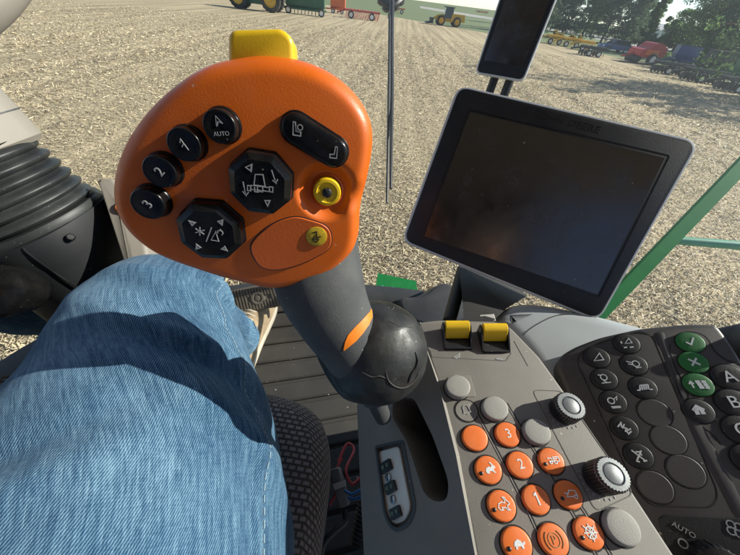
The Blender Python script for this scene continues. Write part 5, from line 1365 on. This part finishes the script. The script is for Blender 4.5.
# ================================================================== BACKGROUND MACHINES
def gthing(name, x, y, label, cat, group=None, yaw=0.0):
    return thing(name, label, cat, None, on_ground(x, y), group, yaw)
def mpp(x, y):
    a_ = on_ground(x, y); b_ = on_ground(x + 1, y + .128); return (a_ - b_).length
X90 = Matrix.Rotation(PI / 2, 4, 'X')
def wheel(par, x, y, r, w, rim_m, name='wheel'):
    T = Matrix.Translation((x, y, r)) @ X90
    mb = MB(); pr = [(r * .62, -w * .45), (r * .9, -w / 2), (r * .99, -w * .40), (r, 0), (r * .99, w * .40), (r * .9, w / 2), (r * .62, w * .45)]
    mb.lathe(pr, 28, T, False, False)
    for k in range(18):
        a_ = 2 * PI * k / 18
        for s_ in (-1, 1): mb.box((0, 0, 0), (r * .07, r * .10, w * .48), T @ Matrix.Rotation(a_ + s_ * .06, 4, 'Z') @ Matrix.Translation((r * .99, 0, s_ * w * .24)) @ Matrix.Rotation(s_ * .4, 4, 'X'))
    t_ = mb.build(name, 'tyre', par, 40)
    mb = MB(); mb.lathe([(r * .63, -w * .42), (r * .58, -w * .46), (r * .5, -w * .2), (r * .2, -w * .15), (r * .18, -w * .42), (r * .01, -w * .44)], 24, T, False, True)
    mb.lathe([(r * .01, w * .44), (r * .18, w * .42), (r * .2, w * .15), (r * .5, w * .2), (r * .58, w * .46), (r * .63, w * .42)], 24, T, True, False)
    mb.build('rim', rim_m, t_, 40)
    return t_
def hexa(mb, c, d, taper=(1, 1), m=None, shift=0):
    x, y, z = d[0] / 2, d[1] / 2, d[2]
    mb.rings([[(c[0] + i * x, c[1] + j * y, c[2]) for i, j in ((-1, -1), (1, -1), (1, 1), (-1, 1))], [(c[0] + shift + i * x * taper[0], c[1] + j * y * taper[1], c[2] + z) for i, j in ((-1, -1), (1, -1), (1, 1), (-1, 1))]], m=m)

def tractor(x, y, wb, yaw, label):
    t = gthing('tractor', x, y, label, 'tractor', None, yaw)
    r = wb * .30; rf = wb * .27
    for s_ in (-1, 1):
        wheel(t, wb / 2, s_ * .95, r, .55, 'yellow_paint'); wheel(t, -wb / 2, s_ * .9, rf, .45, 'yellow_paint')
    mb = MB(); hexa(mb, (-wb * .22, 0, r * .95), (wb * .95, .85, r * 1.0), (.92, .85)); mb.build('bonnet', 'green', t, 20)
    mb = MB(); hexa(mb, (0, 0, r * .5), (wb * .9, .5, r * .5)); mb.build('chassis', 'green_dark', t, 0)
    mb = MB(); hexa(mb, (wb * .38, 0, r * 1.2), (wb * .5, 1.5, 1.6), (.86, .86)); cb = mb.build('cab', 'car_glass', t, 0)
    mb = MB(); hexa(mb, (wb * .38, 0, r * 1.2 + 1.6), (wb * .56, 1.65, .25), (.9, .9)); mb.build('cab_roof', 'green', cb, 0)
    for s_ in (-1, 1):
        mb = MB(); mb.rings([[(wb / 2 + (r * 1.08 + d) * math.cos(a_), s_ * .95 + e, r + (r * 1.08 + d) * math.sin(a_)) for d, e in ((0, -.3), (.05, -.3), (.05, .3), (0, .3))] for a_ in [math.radians(20 + 14 * k) for k in range(11)]]); mb.build('mudguard', 'green', t, 30)
    mb = MB(); mb.tube([(-wb * .35, .3, r * 1.9), (-wb * .35, .3, r * 1.9 + 1.0)], .06, 10, None, False); mb.build('exhaust', 'dark_steel', t, 30)
    return t
A_, B_ = on_ground(242, 8.5), on_ground(274, 12.5)
tractor(258, 10.5, max(2.2, (A_ - B_).length), 0.02, 'green tractor with yellow wheel rims at the far left of the field')

def implement(name, x, y, L, label, mcol, tool, yaw=0.0, wheels=((-.4, .35), (.4, .35)), h=1.3, cat='farm implement', group=None, mats=None):
    t = gthing(name, x, y, label, cat, group, yaw)
    mb = MB()
    for yy in (-.8, .0, .8): mb.box((0, yy, h * .62), (L, .14, .14))
    for k in range(6): mb.box((-L / 2 + .1 + (L - .2) * k / 5, 0, h * .62 + .12), (.12, 1.8, .12))
    mb.tube([(-L / 2, 0, h * .6), (-L / 2 - 1.2, 0, .5)], .09, 8, None, False)
    fr = mb.build('frame', mcol, t, 20)
    for wx, wr in wheels: wheel(t, wx * L, -.95, wr, .22, mats or 'white_paint')
    if tool == 'tine':
        for k in range(int(L / .38)):
            for yy in (-.8, 0, .8):
                mb = MB(); x_ = -L / 2 + .2 + k * .38 + yy * .1
                mb.tube([(x_, yy, h * .6), (x_ + .12, yy, h * .75), (x_ + .25, yy, h * .42), (x_ + .05, yy, .04)], .03, 6, None, True, 3); 
                mb.build('tine', mcol, t, 40)
    elif tool == 'disc':
        for k in range(int(L / .34)):
            for yy in (-.7, .7):
                mb = MB(); mb.lathe([(.28, -.01), (.27, .012), (.1, .045), (.02, .05)], 16, Matrix.Translation((-L / 2 + .2 + k * .34, yy, .27)) @ Matrix.Rotation(.3 * (1 if yy > 0 else -1), 4, 'Z') @ Matrix.Rotation(PI / 2, 4, 'Y')); mb.build('disc', 'dark_steel', t, 30)
    elif tool == 'hopper':
        mb = MB(); mb.rings([[(-L / 2 + a_ * L, b_, z) for a_, b_ in ((.02, -.5), (.98, -.5), (.98, .5), (.02, .5))] if z > h * .6 else [(-L / 2 + a_ * L, b_, z) for a_, b_ in ((.10, -.2), (.90, -.2), (.90, .2), (.10, .2))] for z in (h * .5, h * 1.0, max(h * 1.7, 2.0))]); hp_ = mb.build('hopper', mcol, t, 0)
        mb = MB(); mb.box((0, 0, max(h * 1.7, 2.0) + .03), (L * .98, 1.06, .07)); mb.build('lid', 'dark_steel', hp_, 0)
        for k in range(int(L / .5)):
            mb = MB(); mb.tube([(-L / 2 + .3 + k * .5, -.1, h * .66), (-L / 2 + .3 + k * .5, -.5, .1)], .05, 6, None, False); mb.build('seed_tube', 'dark_steel', t, 30)
    return t
m1 = mpp(308, 16)
implement('seed_drill', 306, 15, 40 * m1, 'dark green seed drill hopper beside the green tractor', 'green_dark', 'hopper', .05, ((.42, .42), (-.40, .42)), .95)
m2 = mpp(340, 14)
implement('hopper_wagon', 338, 13.5, 15 * m2, 'small orange hopper implement left of the red cultivator', 'orange_paint', 'hopper', .05, ((.3, .3), (-.3, .3)), .9)
m3 = mpp(364, 19)
implement('cultivator', 362, 19.5, 34 * m3, 'red tine cultivator left of the wiper', 'red_paint', 'tine', .05, ((-.30, .45), (.28, .45)), 1.5)

def loader(x, y, L, yaw, label):
    t = gthing('wheel_loader', x, y, label, 'loader', None, yaw)
    for wx in (-.2, .26):
        for s_ in (-1, 1): wheel(t, wx * L, s_ * .9, .72, .5, 'yellow_paint')
    mb = MB(); hexa(mb, (L * .28, 0, .75), (L * .42, 1.5, 1.05), (.85, .9)); mb.build('engine_cover', 'yellow_paint', t, 20)
    mb = MB(); hexa(mb, (-L * .06, 0, .6), (L * .5, .9, .5)); mb.build('chassis', 'yellow_paint', t, 0)
    mb = MB(); hexa(mb, (L * .0, 0, 1.1), (L * .26, 1.35, 1.45), (.85, .9)); cb = mb.build('cab', 'car_glass', t, 0)
    mb = MB(); hexa(mb, (0, 0, 2.55), (L * .28, 1.45, .12)); mb.build('cab_roof', 'dark_steel', cb, 0)
    for s_ in (-.5, .5):
        mb = MB(); mb.tube([(-.05 * L, s_, 1.55), (-.28 * L, s_, 1.35), (-.46 * L, s_, .6)], .11, 8, None, False); mb.build('lift_arm', 'yellow_paint', t, 30)
    mb = MB(); P_ = [(-.42 * L, .18), (-.62 * L, .12), (-.60 * L, .30), (-.48 * L, .42), (-.50 * L, .95), (-.44 * L, .98)]
    mb.rings([[(a_, -1.15, b_) for a_, b_ in P_], [(a_, 1.15, b_) for a_, b_ in P_]]); mb.build('bucket', 'dark_steel', t, 20)
    return t
loader(446, 26, 34 * mpp(446, 26), .1, 'small yellow wheel loader with a dark bucket right of the wiper')

def car(x, y, yaw, label, paint, name='car', L=4.4, pickup=False, group=None):
    t = gthing(name, x, y, label, 'pickup' if pickup else 'car', group, yaw)
    k = L / 4.4
    if pickup: pr = [(-2.2, .35), (2.2, .35), (2.2, .95), (.45, .98), (.40, 1.0), (-1.0, 1.0), (-2.1, .9), (-2.22, .6)]; gh = [(-1.05, 1.0), (.40, 1.0), (.28, 1.62), (-.55, 1.62)]
    else: pr = [(-2.15, .33), (2.15, .33), (2.2, .6), (2.15, .92), (-1.0, .98), (-2.1, .80), (-2.2, .55)]; gh = [(-1.15, .96), (1.9, .92), (1.45, 1.45), (-.45, 1.47)]
    mb = MB(); mb.rings([[(a_ * k, yy * (1 if abs(yy) < .8 else 1), b_) for a_, b_ in round_poly(pr, .12, 3)] for yy in (-.86, .86)]); b = mb.build('body', paint, t, 30)
    mb = MB(); mb.rings([[(a_ * k, s_ * (.80 if b_ < 1.2 else .66), b_) for a_, b_ in gh] for s_ in (-1, 1)]); g = mb.build('window', 'car_glass', t, 0)
    mb = MB(); mb.box(((gh[2][0] + gh[3][0]) / 2 * k, 0, gh[2][1] + .02), ((gh[2][0] - gh[3][0]) * k * .98, 1.30, .06)); mb.build('roof', paint, b, 0)
    for wx in (-1.38, 1.38):
        for s_ in (-1, 1): wheel(t, wx * k, s_ * .80, .34, .22, 'white_paint')
    for s_ in (-1, 1):
        mb = MB(); mb.box((-2.18 * k, s_ * .6, .72), (.08, .3, .14)); mb.build('headlight', 'white_paint', b, 0)
    return t
car(612, 52, .12, 'dark blue car parked between the yellow bales and the red baler', 'blue_paint', L=34 * mpp(612, 52) * .85)
car(468, 6, .2, 'small red car far away beyond the yellow loader', 'red_paint', L=4.2)

def baler(x, y, L, yaw, label):
    t = gthing('baler', x, y, label, 'baler', None, yaw)
    mb = MB(); P_ = [(-.48, .7), (.2, .6), (.5, .9), (.5, 1.5), (.25, 2.0), (-.05, 2.05), (-.2, 1.5), (-.48, 1.35)]
    mb.rings([[(a_ * L, s_, b_) for a_, b_ in round_poly([(q[0], q[1]) for q in P_], .1, 2)] for s_ in (-1.0, 1.0)]); b = mb.build('body', 'red_paint', t, 20)
    mb = MB(); mb.box((-.05 * L, -1.03, 1.15), (L * .5, .05, .5)); mb.build('side_panel', 'orange_paint', b, 0)
    for wx in (.05,): 
        for s_ in (-1, 1): wheel(t, wx * L, s_ * 1.15, .55, .4, 'white_paint')
    mb = MB(); mb.tube([(-.48 * L, 0, .9), (-.9 * L, 0, .5)], .09, 8, None, False); mb.build('drawbar', 'red_paint', t, 30)
    mb = MB(); mb.lathe([(.35, -.9), (.35, .9)], 16, Matrix.Translation((-.42 * L, 0, .45)) @ X90); mb.build('pickup_reel', 'dark_steel', t, 30)
    return t
baler(640, 63.5, 34 * mpp(640, 64) * .78, .15, 'red baler with an orange side standing at the field edge')

bg = 'dark implements parked along the field edge'
for (x, y, w_, lab) in ((590, 56, 22, 'dark disc harrow in front of the blue car'), (668, 74, 30, 'dark disc harrow right of the red baler'), (700, 82, 34, 'dark disc harrow second right of the red baler'), (736, 92, 36, 'dark disc harrow nearest the right edge of the photo')):
    implement('disc_harrow', x, y, w_ * mpp(x, y), lab, 'dark_steel', 'disc', -.15, ((-.2, .3), (.2, .3)), 1.25, 'disc harrow', bg)
for i, (x, y, w_) in enumerate(((552, 44, 14), (568, 47, 16), (583, 50.5, 13))):
    m_ = mpp(x, y)
    implement('rake', x, y, w_ * m_, ['yellow hay rake, furthest left of three', 'yellow hay rake, middle of three', 'yellow hay rake beside the blue car'][i], 'yellow_paint', 'tine', -.1, ((-.3, .35), (.3, .35)), 1.5, 'hay rake', 'yellow rakes along the field edge')

for (x, y, w_, mc, lab) in ((676, 68, 20, 'blue_paint', 'blue hopper drill behind the dark harrows'), (708, 76, 24, 'dark_steel', 'dark hopper drill behind the harrows'), (738, 84, 24, 'green_dark', 'dark green hopper drill nearest the right edge')):
    implement('seed_drill', x, y, w_ * mpp(x, y), lab, mc, 'hopper', -.15, ((.40, .4), (-.40, .4)), 1.25, 'seed drill', 'hopper drills behind the harrows')
for (x, y, w_, lab) in ((482, 13, 12, 'red cultivator half hidden behind the small display'), (397, 13.5, 14, 'red cultivator seen behind the wiper')):
    implement('cultivator', x, y, w_ * mpp(x, y), lab, 'red_paint', 'tine', .1, ((-.3, .4), (.3, .4)), 1.5)
# white shed far behind the trees
sl = on_ground(648, 42)
sh = thing('shed', 'small white shed with a grey roof between the trees', 'shed', None, sl, None, .2)
mb = MB(); mb.box((0, 0, 1.6), (7, 5, 3.2)); mb.build('wall', 'wood', sh, 0)
mb = MB(); mb.rings([[(x, -2.8, 3.15), (x, 0, 4.7), (x, 2.8, 3.15)] for x in (-3.8, 3.8)]); mb.build('roof', 'roof_grey', sh, 0)
mb = MB(); mb.box((-1, -2.52, 1.2), (1.6, .08, 2.4)); mb.build('door', 'roof_grey', sh, 0)

# ------------------------------------------------------------------ trees
def leaf_cloud(name, centres, n, size, m_, par, seed, droop=0.0):
    g = np.random.default_rng(seed); C = np.array([c for c, r in centres]); Rr = np.array([r for c, r in centres])
    idx = g.integers(0, len(C), n); d = g.normal(0, 1, (n, 3)); d /= np.linalg.norm(d, axis=1)[:, None]
    rad = Rr[idx] * g.random(n) ** .45
    p = C[idx] + d * rad[:, None] * np.array([1, 1, .72])
    a = g.normal(0, 1, (n, 3)); a[:, 2] -= droop; a /= np.linalg.norm(a, axis=1)[:, None]
    b = np.cross(a, g.normal(0, 1, (n, 3))); b /= np.linalg.norm(b, axis=1)[:, None]
    s = size * (.5 + g.random(n)); a *= s[:, None]; b *= (s * .6)[:, None]
    co = np.stack([p - a, p + b, p + a, p - b], 1)
    me = bpy.data.meshes.new(name); me.vertices.add(n * 4); me.vertices.foreach_set('co', co.ravel()); me.loops.add(n * 4)
    me.loops.foreach_set('vertex_index', np.arange(n * 4, dtype=np.int32)); me.polygons.add(n); me.polygons.foreach_set('loop_start', np.arange(0, n * 4, 4, dtype=np.int32))
    me.update(); me.validate(); me.materials.append(M[m_]); o = bpy.data.objects.new(name, me); COL.objects.link(o); o.parent = par; return o
def tree(loc, h, w, label, kind, seed, leaf='leaf', group='trees beyond the field edge', n=7000):
    g = random.Random(seed); t = thing('conifer' if kind == 'conifer' else 'tree', label, 'tree', None, loc, group)
    mb = MB(); cs = []
    if kind == 'conifer':
        lx = g.uniform(-.4, .4); top = V((lx, 0, h)); mb.tube([V((0, 0, 0)), V((lx * .5, 0, h * .5)), top], [.22, .14, .03], 8)
        k = 0
        z = h * .10
        while z < h * .99:
            f = (1 - (z / h) ** 1.3) * g.uniform(.75, 1.15); nb = 4
            for j in range(nb):
                a_ = k * 2.4 + j * 2 * PI / nb + g.uniform(-.3, .3); L_ = w * f * g.uniform(.55, 1.1) + .15
                e = V((lx * z / h + L_ * math.cos(a_), L_ * math.sin(a_), z - L_ * .12 + .1 * h * .2))
                mb.tube([V((lx * z / h, 0, z)), e], [.05, .015], 5, None, False)
                for q in range(4):
                    u = (q + 1) / 4; cs.append((tuple(V((lx * z / h, 0, z)).lerp(e, u) + V((g.gauss(0, .15), g.gauss(0, .15), g.gauss(0, .25) - .3 * u))), .25 + .30 * L_ * .5 * (1.1 - u * .5)))
            z += h * .030 * g.uniform(.6, 1.4); k += 1
    else:
        mb.tube([V((0, 0, 0)), V((.1, .1, h * .22)), V((g.uniform(-.3, .3), 0, h * .45))], [.34, .28, .20], 10)
        for j in range(13):
            a_ = j * 2.4 + g.uniform(-.3, .3); z0 = h * g.uniform(.06, .36); L_ = w * g.uniform(.6, 1.0); z1 = h * g.uniform(.14, .95)
            if z1 > h * .8: L_ *= .55
            e = V((L_ * math.cos(a_), L_ * math.sin(a_), z1)); m_ = V((e.x * .45, e.y * .45, (z0 + z1) * .5 + .1))
            mb.tube([V((0, 0, z0)), m_, e], [.13, .08, .03], 7)
            for q in range(9):
                u = g.uniform(.35, 1.08); c = V((0, 0, z0)).lerp(e, u) + V((g.gauss(0, .16) * w, g.gauss(0, .16) * w, g.gauss(0, .07) * h)); cs.append((tuple(c), w * g.uniform(.16, .34)))
            for q in range(3):
                b_ = e + V((g.gauss(0, .25) * w, g.gauss(0, .25) * w, g.uniform(-.05, .12) * h)); mb.tube([m_.lerp(e, .6), b_], [.05, .015], 5, None, False); cs.append((tuple(b_), w * g.uniform(.1, .2)))
    mb.build('trunk', 'bark', t, 50)
    leaf_cloud('crown', cs, n,   .11 if kind == 'conifer' else .125, leaf, t, seed, .6 if kind == 'conifer' else .2)
    return t
TR = [(540, 34, 15, 3.4, 'conifer', 'leaf2', 'feathery conifer furthest left, nearest the small display'),
      (560, 38, 17, 3.6, 'conifer', 'leaf2', 'second feathery conifer from the left'),
      (580, 40, 15, 3.6, 'conifer', 'leaf', 'light green feathery conifer behind the yellow rakes'),
      (600, 43, 17, 3.8, 'conifer', 'leaf2', 'tall feathery conifer behind the blue car'),
      (620, 46, 14, 3.4, 'conifer', 'leaf2', 'leaning feathery conifer right of the blue car'),
      (637, 47, 9, 2.6, 'conifer', 'leaf', 'shorter conifer left of the patch of open sky'),
      (672, 52, 6.5, 4.2, 'tree', 'leaf', 'low bushy tree under the patch of open sky'),
      (700, 62, 11, 5.6, 'tree', 'leaf', 'broad leafy tree right of the open sky'),
      (735, 68, 14, 6.4, 'tree', 'leaf2', 'large dark leafy tree at the right edge of the photo'),
      (780, 80, 12, 5.4, 'tree', 'leaf', 'large leafy tree just past the right edge of the photo'),
      (550, 30, 17, 4.0, 'tree', 'leaf2', 'leafy tree in the back row behind the leftmost conifers'),
      (590, 36, 18, 4.4, 'tree', 'leaf', 'tall leafy tree in the back row behind the blue car'),
      (626, 41, 15, 4.0, 'tree', 'leaf2', 'leafy tree in the back row behind the leaning conifer'),
      (720, 57, 15, 5.6, 'tree', 'leaf2', 'leafy tree in the back row between the two large right-hand trees'),
      (512, 22, 15, 3.4, 'conifer', 'leaf2', 'conifer hidden behind the small display')]
for i, (x, y, h, w, kd, lf, lab) in enumerate(TR):
    tree(on_ground(x, y), h, w, lab, kd, 100 + i, lf, 'conifers at the field edge' if kd == 'conifer' else 'leafy trees at the field edge', 26000 if kd == 'conifer' else 34000)
# trees to the right, outside the picture, whose shadows lie across the field
SUN_AZ, SUN_EL = 14.0, 31.0
sdir = V((math.cos(math.radians(SUN_AZ)), math.sin(math.radians(SUN_AZ)), 0))
for i, (x, y, h, w) in enumerate(((585, 84, 14, 5.0), (690, 104, 12, 4.6), (740, 122, 10, 4.0))):
    p = on_ground(x, y) + sdir * 17
    tree(p, h, w, ['leafy tree on the right of the field, farthest of three', 'leafy tree on the right of the field, middle of three', 'leafy tree on the right of the field, nearest of three'][i], 'tree', 300 + i, 'leaf', 'trees right of the field', 9000)
# low shrubs along the edge
for i, (x, y, s_) in enumerate(((556, 43, .9), (574, 46, .8), (655, 66, 1.0), (688, 72, 1.1), (722, 82, 1.2))):
    t = thing('shrub', ['yellowing shrub left of the rakes', 'yellowing shrub between the rakes', 'green shrub right of the red baler', 'green shrub between the dark harrows', 'green shrub near the right edge'][i], 'shrub', None, on_ground(x, y - 3), 'shrubs along the field edge')
    mb = MB(); g = random.Random(i)
    cs = []
    for j in range(7):
        e = V((g.uniform(-1.2, 1.2) * s_, g.uniform(-.6, .6) * s_, g.uniform(.5, 1.3) * s_)); mb.tube([V((0, 0, 0)), e], [.04, .01], 5, None, False); cs.append((tuple(e), .45 * s_))
    mb.build('stem', 'bark', t, 40); leaf_cloud('foliage', cs, 900, .12, 'leaf3' if i < 2 else 'leaf', t, 50 + i)

# ================================================================== LIGHT
w = bpy.data.worlds.new('World'); SC.world = w; w.use_nodes = True
nt = w.node_tree; bg_ = nt.nodes['Background']; sky = nt.nodes.new('ShaderNodeTexSky'); sky.sky_type = 'NISHITA'; sky.sun_disc = False
sky.sun_elevation = math.radians(SUN_EL); sky.sun_rotation = math.radians(90 - SUN_AZ); sky.air_density = 1.0; sky.dust_density = 0.0; sky.ozone_density = 3.0; sky.altitude = 1500
hs_ = nt.nodes.new('ShaderNodeHueSaturation'); hs_.inputs['Saturation'].default_value = 0.78; nt.links.new(sky.outputs[0], hs_.inputs['Color']); nt.links.new(hs_.outputs[0], bg_.inputs[0]); bg_.inputs[1].default_value = 0.090
sl_ = bpy.data.lights.new('sun', 'SUN'); sl_.energy = 4.8; sl_.angle = math.radians(.5); sl_.color = (1, .945, .86)
so = bpy.data.objects.new('sun', sl_); COL.objects.link(so)
sv = V((math.cos(math.radians(SUN_EL)) * math.cos(math.radians(SUN_AZ)), math.cos(math.radians(SUN_EL)) * math.sin(math.radians(SUN_AZ)), math.sin(math.radians(SUN_EL))))
so.rotation_euler = sv.to_track_quat('Z', 'Y').to_euler(); so.location = EYE + sv * 20
SC.view_settings.view_transform = 'Standard'; SC.view_settings.look = 'None'; SC.view_settings.exposure = 0.90; SC.view_settings.gamma = 1.0
SC.view_settings.use_curve_mapping = False
SC.cycles.max_bounces = 8; SC.cycles.transparent_max_bounces = 16
